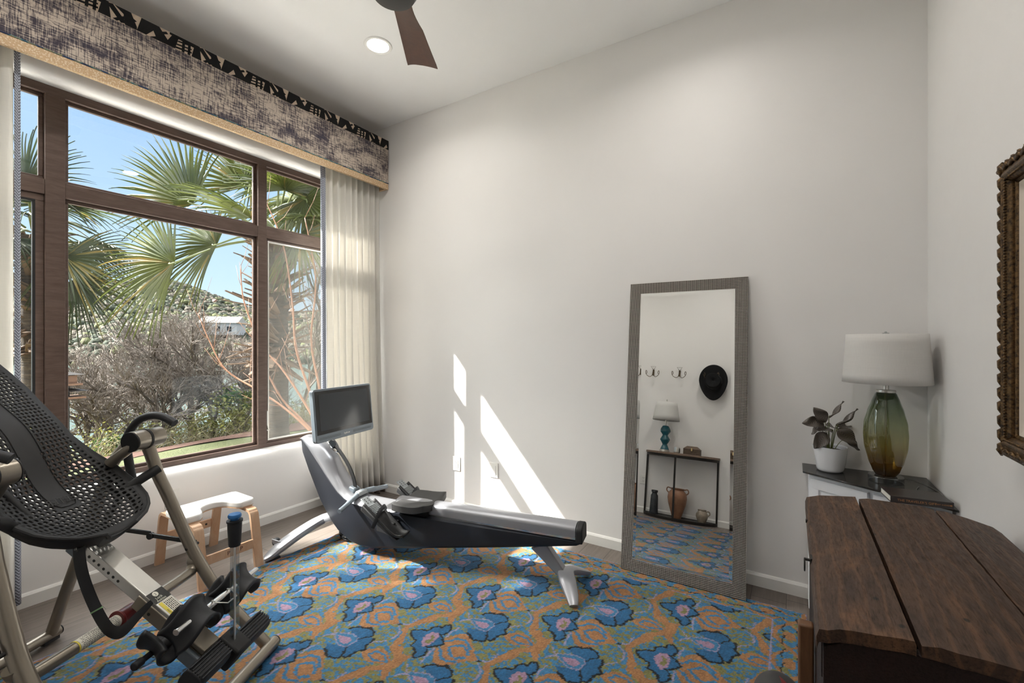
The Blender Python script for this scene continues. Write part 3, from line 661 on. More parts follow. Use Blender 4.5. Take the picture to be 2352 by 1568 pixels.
# borders
def border(u, v):       # u along, v 0..1 across
    out = np.full(u.shape, BLUE); per = .386
    t = (u / per) % 1.0; j = (vnoise(u * 1000 + 5000, v * 125 + 500, 8, 9) - .5) * .07; vj = v + j
    nb = vnoise(u * 1000 + 5000, v * 125 + 900, 14, 11); out[nb > .62] = OLIVE
    w1 = .5 + .42 * np.sin(2 * pi * t); out[np.abs(vj - w1) < .085] = ORANGE
    w2 = .5 - .42 * np.sin(2 * pi * t); out[np.abs(vj - w2) < .06] = ORANGE
    k = ((t * 2) % 1.0 - .5) ** 2 * 9 + (vj - .5) ** 2 * 6; out[k < .22] = ORANGE
    d = np.abs(vj - (.28 + .2 * np.abs(((t * 4) % 1.0) - .5))); out[(d < .022) & (((t * 4) % 1.0) > .25)] = BLACK
    d = np.abs(vj - (.80 - .2 * np.abs(((t * 4 + .5) % 1.0) - .5))); out[(d < .022) & (((t * 4) % 1.0) < .6)] = BLACK
    out[(vj > .965)] = LILAC; out[(vj < .045)] = LILAC
    return out
bx1, by1, bx0 = -.075, 2.312, -2.372
mR = GX > bx1; mT = GY > by1; mL = GX < bx0
rug_c = np.where(mR, border(GY, (GX - bx1) / (RX1 - bx1)), rug_c)
rug_c = np.where(mL, border(GY, (bx0 - GX) / (bx0 - RX0)), rug_c)
rug_c = np.where(mT & ((GY - by1) > (GX - bx1)) & ((GY - by1) > (bx0 - GX)), border(GX, (GY - by1) / (RY1 - by1)), rug_c)
pal = np.array([srgb(50, 110, 150), srgb(26, 88, 130), srgb(114, 112, 66), srgb(150, 106, 66), srgb(150, 120, 142), srgb(4, 5, 9), srgb(134, 128, 156)])
cc = pal[rug_c]
var = .70 + .5 * rng.rand(*GX.shape) ** 1.0
abr = .90 + .2 * vnoise(GX * 1000 + 9000, GY * 1000 + 9000, 16, 21)[..., None] * np.array([1, 1, 1])
row = (.93 + .14 * np.random.RandomState(8).rand(nx))[None, :, None]
cc = cc * var[..., None] * abr * row
zz = .009 + .0016 * vnoise(GX * 1000 + 9000, GY * 1000 + 9000, 9, 22) - .0012 * (rug_c == BLACK)
V = np.stack([GX, GY, zz], -1).reshape(-1, 3)
idx = np.arange(nx * ny).reshape(ny, nx)
Fq = np.stack([idx[:-1, :-1], idx[:-1, 1:], idx[1:, 1:], idx[1:, :-1]], -1).reshape(-1, 4)
# skirt down to the floor
ring = np.concatenate([idx[0, :], idx[1:, -1], idx[-1, -2::-1], idx[-2:0:-1, 0]])
V2_ = V[ring].copy(); V2_[:, 2] = .0005; nb0 = len(V); V = np.concatenate([V, V2_]); nr = len(ring)
sk = np.stack([ring, nb0 + np.arange(nr), nb0 + (np.arange(nr) + 1) % nr, np.roll(ring, -1)], -1)
Fq = np.concatenate([Fq, sk])
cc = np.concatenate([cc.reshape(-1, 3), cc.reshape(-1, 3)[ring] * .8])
ro = np.array([(RX0 + RX1) / 2, (RY0 + RY1) / 2, 0.0]); V = V - ro
me = bpy.data.meshes.new('area_rug'); me.vertices.add(len(V)); me.vertices.foreach_set('co', V.astype(np.float32).ravel())
me.loops.add(len(Fq) * 4); me.loops.foreach_set('vertex_index', Fq.astype(np.int32).ravel())
me.polygons.add(len(Fq)); me.polygons.foreach_set('loop_start', np.arange(0, len(Fq) * 4, 4, dtype=np.int32))
me.update(calc_edges=True); me.validate()
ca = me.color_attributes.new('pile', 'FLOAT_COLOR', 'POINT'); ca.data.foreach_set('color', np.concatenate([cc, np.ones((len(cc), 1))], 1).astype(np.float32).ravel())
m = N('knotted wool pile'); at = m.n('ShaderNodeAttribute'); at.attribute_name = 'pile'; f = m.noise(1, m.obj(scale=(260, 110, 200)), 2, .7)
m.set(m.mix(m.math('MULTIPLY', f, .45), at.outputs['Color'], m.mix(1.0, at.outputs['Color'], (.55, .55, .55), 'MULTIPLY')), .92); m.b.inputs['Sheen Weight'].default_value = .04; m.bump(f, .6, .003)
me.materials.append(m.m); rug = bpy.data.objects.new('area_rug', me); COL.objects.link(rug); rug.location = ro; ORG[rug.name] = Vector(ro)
tag(rug, 'large hand knotted rug in blue, rust orange and olive floral pattern lying on the floor', 'rug')

# ================================================================== LEANING MIRROR
mp = Vector((-.505, 2.398, .0105)); yaw = radians(1.2); al = radians(7.0)
mn = Vector((sin(yaw) * cos(al), -cos(al) * cos(yaw), sin(al)))
mx_ = Vector((cos(yaw), sin(yaw), 0)).normalized(); my_ = mx_.cross(mn) * -1
if my_.z < 0: my_ = -my_
mW, mH = .305, 1.592; fw = .060
mir = thing('floor_mirror', 'tall leaning mirror in a woven pewter frame standing on the floor against the far wall', 'mirror', (-.49, 2.43, 0))
mc = mp + mx_ * .013
def mpt(a, b, c): return mc + mx_ * a + my_ * b + mn * c
mb = MB()
for q in ([(-mW, 0), (mW, 0), (mW - fw, fw), (-mW + fw, fw)], [(mW, 0), (mW, mH), (mW - fw, mH - fw), (mW - fw, fw)], [(mW, mH), (-mW, mH), (-mW + fw, mH - fw), (mW - fw, mH - fw)], [(-mW, mH), (-mW, 0), (-mW + fw, fw), (-mW + fw, mH - fw)]):
    f = [mpt(a, b, .0 if (abs(a) > mW - .01 or b < .01 or b > mH - .01) else -.006) for a, b in q]; bk = [mpt(a, b, -.015) for a, b in q]
    mb.hexa(bk + f)
fr = mb.build('frame', M['pewter'], mir, bevel=.0015)
mb = MB(); w_ = mW - fw + .001; mb.hexa([mpt(-w_, fw, -.014), mpt(w_, fw, -.014), mpt(w_, mH - fw, -.014), mpt(-w_, mH - fw, -.014), mpt(-w_, fw, -.009), mpt(w_, fw, -.009), mpt(w_, mH - fw, -.009), mpt(-w_, mH - fw, -.009)])
mb.build('mirror_glass', M['mirror'], mir)
mb = MB()
for q in ([(-w_, fw), (w_, fw), (w_ - .016, fw + .016), (-w_ + .016, fw + .016)], [(w_, fw), (w_, mH - fw), (w_ - .016, mH - fw - .016), (w_ - .016, fw + .016)], [(w_, mH - fw), (-w_, mH - fw), (-w_ + .016, mH - fw - .016), (w_ - .016, mH - fw - .016)], [(-w_, mH - fw), (-w_, fw), (-w_ + .016, fw + .016), (-w_ + .016, mH - fw - .016)]):
    mb.hexa([mpt(a, b, -.009) for a, b in q] + [mpt(a, b, -.0075 + (-.0012 if (abs(a) < w_ - .01 and b > fw + .01 and b < mH - fw - .01) else .0)) for a, b in q])
mb.build('bevelled_edge', M['mirror'], mir)

# ================================================================== WOODEN CHEST
ch = thing('wooden_chest', 'antique plank topped wooden chest with coffin lid in the right foreground', 'chest', (.27, 1.33, 0))
ya, yb = .938, 1.722
prof = [(.036, .738), (.040, .752), (.075, .764), (.165, .776), (.345, .776), (.415, .761), (.462, .748), (.480, .735), (.488, .715)]
def zt(x):
    for (a, b), (c2, d) in zip(prof, prof[1:]):
        if a <= x <= c2: return b + (d - b) * (x - a) / (c2 - a)
    return .715
rnd = random.Random(2)
for i, (x0, x1) in enumerate(((.036, .1665), (.1735, .3435), (.3475, .488))):
    mb = MB(); xs = sorted(set([x0, x1] + [p[0] for p in prof if x0 < p[0] < x1] + [x0 + (x1 - x0) * k / 8 for k in range(9)])); nY = 46
    wob = [rnd.uniform(-1, 1) for _ in range(64)]
    def f(u, v, lo=False):
        k = u * (len(xs) - 1); a = int(min(k, len(xs) - 2)); x = xs[a] + (xs[a + 1] - xs[a]) * (k - a)
        y = ya + (yb - ya) * v; e0 = .0025 * wob[int(u * 20) % 64] if v < .001 else 0
        dip = .002 * wob[(int(v * 30) + i * 7) % 64] * (1 if u in (0, 1) else .3)
        e = min(u, 1 - u) * (x1 - x0); rd = -.005 * max(0, 1 - e / .006) if i != 0 or u > .5 else 0
        return (x, y + e0, (zt(x) + dip * .5 + rd - (.022 if lo else 0)) if not lo else zt(x) - .022)
    nu = len(xs) - 1
    mb.grid(nu, nY, lambda u, v: f(u, v)); mb.grid(nu, nY, lambda u, v: f(u, v, True), flip=True)
    W1 = nu + 1; t0 = 0; b0 = W1 * (nY + 1)
    F = []
    for j in range(nY): F += [(t0 + j * W1, t0 + (j + 1) * W1, b0 + (j + 1) * W1, b0 + j * W1), (t0 + j * W1 + nu, b0 + j * W1 + nu, b0 + (j + 1) * W1 + nu, t0 + (j + 1) * W1 + nu)]
    for k in range(nu): F += [(k, b0 + k, b0 + k + 1, k + 1), (nY * W1 + k, nY * W1 + k + 1, b0 + nY * W1 + k + 1, b0 + nY * W1 + k)]
    mb.f += F; mb.m += [0] * len(F)
    mb.build('lid_plank', M['chesttop'], ch, smooth=True)
mb = MB()
for y0, y1 in ((ya + .004, ya + .026), (yb - .026, yb - .004)):
    pts = [(.046, .655), (.046, .722)] + [(x, z - .023) for x, z in prof[2:8]] + [(.478, .70), (.478, .655)]
    mb.prism([(x, y0, z) for x, z in pts], (0, y1 - y0, 0))
mb.box((.044, ya + .026, .655), (.058, yb - .026, .722)); mb.box((.466, ya + .026, .655), (.480, yb - .026, .705))
mb.build('lid_frame', M['chestside'], ch, bevel=.002)
mb = MB(); mb.box((.047, ya + .012, .032), (.478, yb - .012, .652)); mb.build('body', M['chestside'], ch, bevel=.004)
mb = MB(); mb.box((.043, ya + .004, .640), (.482, ya + .0115, .653)); mb.build('front_moulding', M['batten'], ch, bevel=.003)
mb = MB(); mb.box((.040, ya + .008, .0125), (.484, yb - .008, .0315)); mb.build('base_moulding', M['batten'], ch, bevel=.003)
mb = MB(); mb.box((.012, 1.255, .0125), (.0435, 1.285, .585)); mb.build('side_batten', M['batten'], ch, bevel=.005)
mb = MB(); mb.box((.036, 1.235, .735), (.0455, 1.262, .752)); mb.tube([(.044, 1.25, .743), (.024, 1.25, .743)], .0035, 8)
o = mb.build('ring_pull', M['iron'], ch)
mb = MB(); ringc = Vector((.025, 1.25, .730)); mb.tube([ringc + Vector((0, .008 * cos(a) * 1.2, .014 * sin(a))) for a in [2 * pi * k / 20 for k in range(21)]], .0016, 8); mb.build('ring', M['iron'], o)
mb = MB(); mb.box((.033, 1.52, .737), (.045, 1.53, .745)); mb.build('lock_pin', M['iron'], ch)

# ================================================================== CORNER CABINET
cab = thing('corner_cabinet', 'white corner cabinet with a smoked glass top, in the far right corner behind the chest', 'cabinet', (.35, 2.45, 0))
mb = MB(); mb.prism([(.042, 2.616, .650), (.042, 2.450, .650), (.499, 2.165, .650), (.499, 2.616, .650)], (0, 0, .008)); mb.build('glass_top', M['smoked'], cab, bevel=.0015)
A_ = Vector((.066, 2.478, 0)); B_ = Vector((.492, 2.212, 0)); d_ = (B_ - A_).normalized(); n_ = Vector((d_.y, -d_.x, 0))
mb = MB(); mb.prism([(.066, 2.612, .02), A_ + Vector((0, 0, .02)), B_ + Vector((0, 0, .02)), (.492, 2.612, .02)], (0, 0, .628)); mb.build('body', M['cabwhite'], cab, bevel=.002)
Lc = (B_ - A_).length
for k in range(2):
    a = .016 + k * (Lc / 2 - .005); b = a + Lc / 2 - .025
    mb = MB()
    def fb(s0, s1, z0, z1, t0, t1): mb.hexa([A_ + d_ * s + n_ * t + Vector((0, 0, z)) for z in (z0, z1) for (s, t) in ((s0, t0), (s1, t0), (s1, t1), (s0, t1))])
    fb(a, b, .05, .63, 0, .009)
    for q in ((a, b, .585, .63), (a, b, .05, .095), (a, a + .035, .095, .585), (b - .035, b, .095, .585)): fb(q[0], q[1], q[2], q[3], .009, .016)
    fb(a + .045, b - .045, .105, .575, .009, .012)
    dr = mb.build('door', M['cabwhite'], cab, bevel=.0015)
    mb = MB(); mb.sphere(A_ + d_ * (b - .015 if k == 0 else a + .015) + n_ * .026 + Vector((0, 0, .36)), .009); mb.build('knob', M['nickel'], dr, smooth=True)
mb = MB(); mb.prism([(.075, 2.60, 0), A_ + Vector((.012, .01, 0)), B_ + Vector((-.01, .016, 0)), (.485, 2.60, 0)], (0, 0, .02)); mb.build('plinth', M['cabwhite'], cab)

# lamp
LX, LY = .338, 2.452
lamp = thing('table_lamp', 'lamp with green to amber glass body and linen shade on the corner cabinet', 'lamp', (LX, LY, .658))
mb = MB(); mb.lathe([(0, .658), (.058, .658), (.060, .660), (.060, .684), (.058, .686), (0, .686)], (LX, LY, 0), 48); mb.build('base', M['acrylic'], lamp, bevel=.001)
def lr(h):
    P = [(0, .036), (.02, .047), (.06, .060), (.12, .0715), (.17, .0745), (.22, .072), (.27, .061), (.31, .048), (.345, .036), (.352, .030)]
    for (a, b), (c2, d) in zip(P, P[1:]):
        if a <= h <= c2: t = (h - a) / (c2 - a); t = t * t * (3 - 2 * t) * .4 + t * .6; return b + (d - b) * t
    return P[-1][1]
mb = MB(); nl = 9
def lb(u, v):
    h = .352 * v; a = 2 * pi * u; tw = a + .9 * v + .1 * sin(5 * v)
    r = lr(h) * (1 + .022 * sin(11 * tw) * sin(pi * min(1, v * 1.05)) + .01 * sin(7 * tw + 2))
    return (LX + r * cos(a), LY + r * sin(a), .688 + h)
mb.grid(72, 40, lb)
n0 = len(mb.v); mb.v.append((LX, LY, .688)); F = [(n0, i + 1, i) for i in range(72)]; mb.f += F; mb.m += [0] * len(F)
gb = mb.build('glass_body', M['lampglass'], lamp, smooth=True, weld=True, auto=False)
gb.location.z += .0  # body
mb = MB(); mb.lathe([(0, 1.038), (.033, 1.038), (.034, 1.044), (.033, 1.048), (.010, 1.050), (.010, 1.075), (.016, 1.078), (.016, 1.11), (.004, 1.112), (.004, 1.29), (0, 1.29)], (LX, LY, 0), 32); mb.build('neck', M['nickel'], lamp, smooth=True)
mb = MB(); mb.tube([(LX, LY, .688), (LX, LY, 1.04)], .0035, 8); mb.build('inner_rod', M['brass'], lamp)
mb = MB()
mb.grid(64, 6, lambda u, v: (LX + (.150 - .014 * v) * cos(2 * pi * u), LY + (.150 - .014 * v) * sin(2 * pi * u), 1.078 + .207 * v)); sh = mb.build('lamp_shade', M['shade'], lamp, smooth=True, solid=.002, weld=True, auto=False)
mb = MB()
for a in (0, 2.1, 4.2): mb.tube([(LX, LY, 1.284), (LX + .136 * cos(a), LY + .136 * sin(a), 1.284)], .0015, 6)
mb.build('spider', M['nickel'], sh)
mb = MB(); mb.lathe([(0, 1.286), (.012, 1.286), (.012, 1.290), (.004, 1.292), (.004, 1.296), (0, 1.297)], (LX, LY, 0), 20); mb.build('finial', M['acrylic'], lamp, smooth=True)
mb = MB(); mb.tube(smoothpath([(LX, LY + .06, .662), (.40, 2.56, .661), (.455, 2.52, .661), (.488, 2.40, .661), (.485, 2.31, .661), (.44, 2.31, .661), (.42, 2.36, .661), (.44, 2.43, .661)], 8), .0016, 8); mb.build('cord', M['acrylic'], lamp, smooth=True)

# plant pot
PX, PY = .148, 2.527
pot = thing('plant_pot', 'white glazed ceramic pot holding the striped plant, on the smoked glass top', 'pot', (PX, PY, .658))
mb = MB()
def pr(u, v):
    a = 2 * pi * u; w = .0015 * sin(3 * a + 4 * v) + .0012 * sin(5 * a + 1)
    r = .050 + .017 * v ** .8 + w; 
    if v < .06: r = .046 + (r - .046) * (v / .06) ** .5
    return (PX + r * cos(a), PY + r * sin(a), .659 + .112 * v + .0015 * sin(2 * a) * v)
mb.grid(48, 16, pr); mb.grid(48, 3, lambda u, v: (lambda p: (PX + (p[0] - PX) * (1 - .07 * min(1, v * 2)), PY + (p[1] - PY) * (1 - .07 * min(1, v * 2)), p[2] + (.001 if v < .5 else -.022 * (v - .4))))(pr(u, 1)))
n0 = len(mb.v); mb.v.append((PX, PY, .659)); F = [(n0, i + 1, i) for i in range(48)]; mb.f += F; mb.m += [0] * len(F)
mb.build('pot_body', M['ceramic'], pot, smooth=True, weld=True, auto=False)
mb = MB(); mb.lathe([(0, .756), (.060, .753), (.060, .75), (0, .75)], (PX, PY, 0), 32); mb.build('soil', M['soil'], pot)
pl_ = thing('potted_plant', 'dark striped calathea plant growing in the white pot', 'plant', (PX, PY, .755))
vr = (cos(T), sin(T)); vf = (-sin(T), cos(T))
def pw_(a, b, z): return Vector((PX + vr[0] * a + vf[0] * b, PY + vr[1] * a + vf[1] * b, z))
# leaves: base point, direction to tip, width, face-normal hint, side
leaves = [((-.030, 0, .878), (-.121, 0, .882), .060, (0, -.8, .6), -1), ((-.028, -.01, .882), (-.070, -.005, .950), .062, (0, -1, .1), 1), ((-.004, 0, .903), (.051, .0, .985), .034, (1, -.6, 0), 0), ((.038, 0, .870), (.117, .0, .951), .040, (1, -.6, 0), 0),
          ((.0, -.02, .846), (-.075, -.02, .862), .042, (0, -.5, 1), 1), ((-.030, -.02, .836), (-.088, -.03, .768), .062, (-.4, -1, .3), 1), ((.018, -.02, .852), (.087, -.06, .790), .074, (0, -1, .5), 1), ((.05, .03, .858), (.160, .045, .868), .036, (0, -.8, 1), 1), ((.075, 0, .805), (.140, -.01, .755), .040, (.2, -1, .4), 1), ((.005, .02, .86), (.06, .03, .856), .05, (0, -.3, 1), 1), ((-.03, .01, .85), (-.07, .03, .83), .05, (0, -.3, 1), 1)]
for (bp, tp, wd, nh, side) in leaves:
    b = pw_(*bp); t = pw_(*tp); L = (t - b); Ln = L.length; d = L.normalized(); nh_ = Vector((vr[0] * nh[0] + vf[0] * nh[1], vr[1] * nh[0] + vf[1] * nh[1], nh[2]))
    s_ = d.cross(nh_).normalized(); nn = s_.cross(d)
    mb = MB(); nu, nv = 12, 24; uv = []
    def lf(u, v):
        t_ = v; w = wd * .5 * (sin(pi * min(1, t_ ** .72)) ** .8) * (1.0 if t_ < .97 else .6); k = 2 * u - 1
        uv.append((t_, k, 0))
        curl = (.9 if side == 0 else .25)
        return b + d * (Ln * t_) + s_ * (w * k * (1 - .35 * (side == 0) * abs(k))) + nn * (curl * w * k * k + .004 * sin(9 * t_ + 3 * k) + .012 * t_ * t_ * (-1 if side else 1))
    mb.grid(nu, nv, lf)
    o = mb.build('leaf', M['calathea'], pl_, smooth=True, solid=.0006, auto=False)
    a_ = o.data.attributes.new('leafuv', 'FLOAT_VECTOR', 'POINT'); a_.data.foreach_set('vector', np.array(uv, dtype=np.float32).ravel())
    mb = MB(); c0 = pw_(bp[0] * .25, bp[1] * .3, .75); mb.tube(smoothpath([c0, (c0 + b) / 2 + Vector((0, 0, .012)), b, b + d * .01], 5), .0016, 6); mb.build('stem', M['petiole'], pl_, smooth=True)

# book
bk = thing('book', 'closed dark brown hardback book with copper spine lettering lying on the glass top', 'book', (.39, 2.2, .658))
bo = Vector((.309, 2.146, .6585)); bx = Vector((.176, .022, 0)).normalized(); by = Vector((-bx.y, bx.x, 0)); bz = Vector((0, 0, 1))
def bb(a, b, c): return bo + bx * a + by * b + bz * c
def bbox(mb, a0, a1, b0, b1, c0, c1): mb.hexa([bb(a0, b0, c0), bb(a1, b0, c0), bb(a1, b1, c0), bb(a0, b1, c0), bb(a0, b0, c1), bb(a1, b0, c1), bb(a1, b1, c1), bb(a0, b1, c1)])
mb = MB(); bbox(mb, 0, .178, 0, .12, 0, .0025); bbox(mb, 0, .178, 0, .12, .0215, .024); bbox(mb, 0, .178, -.001, .002, 0, .024); mb.build('cover', M['bookcover'], bk, bevel=.001)
mb = MB(); bbox(mb, .003, .175, .002, .116, .0025, .0215); mb.build('pages', M['paper'], bk)
text_mesh('title_lettering', 'THE TRAVELER\u2019S GIFT', .0115, M['goldtext'], bk, bb(.020, -.0011, .008), bx, bz)
text_mesh('author_lettering', 'ANDY ANDREWS', .0062, M['goldtext'], bk, bb(.125, -.0011, .010), bx, bz)
mb = MB(); mb.prism([bb(.168, -.0011, .010), bb(.172, -.0011, .009), bb(.173, -.0011, .015), bb(.166, -.0011, .014)], by * -.0004); mb.build('emblem', M['goldtext'], bk)

# medicine ball at bottom edge
ball = thing('exercise_ball', 'black and red exercise ball on the rug beside the chest, at the bottom edge', 'ball', (-.036, 1.70, .01))
for nm, u0, u1, mt in (('black_panel', .10, 1.0, 'foam'), ('red_panel', 0, .10, 'red')):
    mb = MB(); mb.grid(40 if nm[0] == 'b' else 6, 18, lambda u, v: (lambda a, p: (-.036 + .075 * sin(p) * cos(a), 1.70 + .075 * sin(p) * sin(a), .010 + .0755 - .075 * cos(p)))(2 * pi * (u0 + (u1 - u0) * u) - 1.25, pi * v)); mb.build(nm, M[mt], ball, smooth=True, auto=False)

# ================================================================== PAINTING ON RIGHT WALL
pt = thing('framed_painting', 'oil painting in an ornate gilt frame with a cream liner on the right wall', 'painting', (XR, 1.2, .95))
y1p, y0p, z0p, z1p = 1.672, .80, .955, 1.712
def ring4(mb, y0, y1, z0, z1, w, xo, xi, prof=None):
    # frame strip from outer rect inward by w; xo/xi = x of face at outer / inner edge
    o = [(y0, z0), (y1, z0), (y1, z1), (y0, z1)]; i_ = [(y0 + w, z0 + w), (y1 - w, z0 + w), (y1 - w, z1 - w), (y0 + w, z1 - w)]
    for k in range(4):
        a, b = o[k], o[(k + 1) % 4]; c_, d = i_[(k + 1) % 4], i_[k]
        mb.hexa([(XR - .004, *a), (XR - .004, *b), (XR - .004, *c_), (XR - .004, *d), (xo, *a), (xo, *b), (xi, *c_), (xi, *d)])
mb = MB(); ring4(mb, y0p, y1p, z0p, z1p, .040, .468, .452); ring4(mb, y0p + .040, y1p - .040, z0p + .040, z1p - .040, .016, .452, .468); ring4(mb, y0p + .056, y1p - .056, z0p + .056, z1p - .056, .008, .472, .476)
fr_ = mb.build('frame', M['gilt'], pt, bevel=.002)
mb = MB()
def orn(y, z, dy, dz):     # leaf scroll ornament oriented along (dy,dz)
    a = Vector((0, dy, dz)); c_ = Vector((.461, y, z)); nrm = Vector((0, -dz, dy))
    mb.tube([c_ - a * .017 - nrm * .006, c_ - a * .006 + nrm * .005 + Vector((-.005, 0, 0)), c_ + a * .010 - nrm * .002 + Vector((-.004, 0, 0)), c_ + a * .018 + nrm * .004], [.003, .0062, .0062, .003], 7)
    mb.tube([c_ - a * .012 + nrm * .010, c_ + Vector((-.003, 0, 0)) + nrm * .012, c_ + a * .012 + nrm * .009], [.002, .005, .002], 6)
z = z0p + .02
while z < z1p - .01: orn(y1p - .022, z, 0, 1); orn(y0p + .022, z, 0, -1); z += .036
y = y0p + .02
while y < y1p - .01: orn(y, z0p + .018, 1, 0); orn(y, z1p - .018, 1, 0); y += .036
mb.build('carved_ornament', M['gilt'], fr_, smooth=True, auto=False)
mb = MB(); q_ = .048
z = z0p + q_
while z < z1p - q_: mb.sphere((.457, y1p - q_, z), .0032, 6, 4); z += .0075
y = y0p + q_
while y < y1p - q_: mb.sphere((.457, y, z0p + q_), .0032, 6, 4); mb.sphere((.457, y, z1p - q_), .0032, 6, 4); y += .0075
mb.build('bead_moulding', M['gilt'], fr_, smooth=True, auto=False)
mb = MB(); ring4(mb, y0p + .064, y1p - .064, z0p + .064, z1p - .064, .036, .478, .486); mb.build('liner', M['liner'], pt)
mb = MB(); mb.box((.489, y0p + .095, z0p + .095), (.494, y1p - .095, z1p - .095)); mb.build('canvas', M['painting'], pt)

# ================================================================== NEAR WALL GROUP (seen in the mirror)
con = thing('console_table', 'half-round console table with iron frame and plank top against the near wall', 'console table', (-.915, -.25, 0))
cxc, cyc, ra, rb = -.915, YN + .006, .375, .245
def arc(z, a=ra, b=rb, n=24, x0=cxc, y0=cyc): return [Vector((x0 - a * cos(pi * k / n), y0 + b * sin(pi * k / n), z)) for k in range(n + 1)]
mb = MB(); mb.prism(arc(.668, .385, .252), (0, 0, .022)); mb.build('tabletop', M['tabletop'], con, bevel=.002)
for z, nm in ((.650, 'apron'), (.012, 'bottom_rail')):
    mb = MB(); P = arc(z, ra, rb - .005) + [arc(z)[0]]
    o_ = arc(z, ra, rb); i__ = arc(z, ra - .016, rb - .016)
    for k in range(24):
        mb.hexa([o_[k] + Vector((0, 0, -.010)), o_[k + 1] + Vector((0, 0, -.010)), i__[k + 1] + Vector((0, 0, -.010)), i__[k] + Vector((0, 0, -.010)), o_[k] + Vector((0, 0, .017)), o_[k + 1] + Vector((0, 0, .017)), i__[k + 1] + Vector((0, 0, .017)), i__[k] + Vector((0, 0, .017))])
    mb.box((cxc - ra, cyc, z - .010), (cxc + ra, cyc + .014, z + .017)); mb.build(nm, M['iron'], con)
mb = MB(); mb.prism(arc(.020, ra - .015, rb - .015), (0, 0, .004)); mb.build('lower_shelf', M['iron'], con)
for x, y in ((cxc - ra + .009, cyc + .009), (cxc + ra - .009, cyc + .009), (cxc - .03, cyc + rb - .010)):
    mb = MB(); mb.box((x - .009, y - .009, 0), (x + .009, y + .009, .652)); mb.build('leg', M['iron'], con)
# teal lamp
tl = thing('table_lamp', 'teal zigzag ceramic lamp with white shade on the half-round console', 'lamp', (-1.075, -.15, .69)); tx, ty = -1.075, -.15
mb = MB(); mb.lathe([(0, .69), (.052, .69), (.052, .712), (0, .712)], (tx, ty, 0), 32); mb.build('base', M['nickel'], tl, bevel=.001)
mb = MB(); mb.lathe([(0, .712), (.048, .713), (.040, .735), (.026, .765), (.026, .772), (.052, .815), (.052, .826), (.030, .862), (.028, .87), (.054, .905), (.056, .918), (.050, .94), (.032, .968), (.02, .972), (0, .972)], (tx, ty, 0), 10); mb.build('body', M['teal'], tl, bevel=.003)
mb = MB(); mb.lathe([(0, .972), (.010, .972), (.010, 1.03), (.004, 1.03), (.004, 1.235), (.006, 1.236), (.006, 1.262), (0, 1.262)], (tx, ty, 0), 16); mb.build('neck', M['nickel'], tl, smooth=True)
mb = MB(); mb.grid(48, 4, lambda u, v: (tx + (.143 - .033 * v) * cos(2 * pi * u), ty + (.143 - .033 * v) * sin(2 * pi * u), 1.03 + .198 * v)); mb.build('lamp_shade', M['shadewhite'], tl, smooth=True, solid=.002, weld=True, auto=False)
mb = MB(); mb.lathe([(0, .6905), (.028, .6905), (.034, .697), (.034, .741), (.030, .747), (.030, .752), (0, .752)], (-.945, -.14, 0), 8); o = mb.build('votive_holder', M['nickel'], None, bevel=.001)
tag(o, 'small octagonal silver votive holder on the console between lamp and casket', 'candle holder')
kb = thing('trinket_box', 'dark embossed casket with a sloped lid on the console table', 'box', (-.79, -.15, .69))
mb = MB(); mb.box((-.875, -.19, .6905), (-.705, -.10, .745)); mb.build('box_body', M['boxmetal'], kb, bevel=.002)
mb = MB(); mb.hexa([(-.88, -.195, .746), (-.70, -.195, .746), (-.70, -.095, .746), (-.88, -.095, .746), (-.84, -.17, .778), (-.74, -.17, .778), (-.74, -.12, .778), (-.84, -.12, .778)]); mb.build('lid', M['boxmetal'], kb, bevel=.002)
mb = MB(); mb.box((-.797, -.10, .728), (-.783, -.092, .758)); mb.build('clasp', M['brass'], kb)
def vase(name, label, mat, prof, c, handles=(), cat='vase', n=32):
    t = thing(name, label, cat, c)
    inner = [(max(r - .006, .001), h) for r, h in prof[::-1] if h > prof[-1][1] - .05]
    mb = MB(); mb.lathe([(0, prof[0][1])] + prof + inner + [(0, inner[-1][1])], c, n); mb.build('vessel', mat, t, smooth=True)
    for hp in handles: mb = MB(); mb.tube(smoothpath([Vector(c) + Vector(p) for p in hp], 6), .006, 8); mb.build('handle', mat, t, smooth=True)
    return t
vase('vase', 'tall dark narrow vase on the lower console shelf, under the teal lamp', M['darkvase'], [(.044, 0), (.046, .01), (.038, .19), (.028, .205), (.026, .215), (.034, .225), (.034, .245)], (-1.165, -.205, .0245))
vase('vase', 'large brown two handled urn in the middle of the lower console shelf', M['urn'], [(.045, 0), (.05, .02), (.088, .14), (.098, .20), (.092, .25), (.070, .275), (.062, .285), (.072, .300)], (-.925, -.18, .0245), [[(s * .088, 0, .245), (s * .11, 0, .27), (s * .10, 0, .30), (s * .066, 0, .292)] for s in (-1, 1)])
vase('vase', 'small round mottled jug at the right end of the lower console shelf', M['marble'], [(.035, 0), (.04, .008), (.058, .055), (.058, .08), (.042, .108), (.038, .118), (.044, .126)], (-.680, -.20, .0245), [[(.055, 0, .07), (.074, 0, .09), (.066, 0, .115), (.040, 0, .112)]])
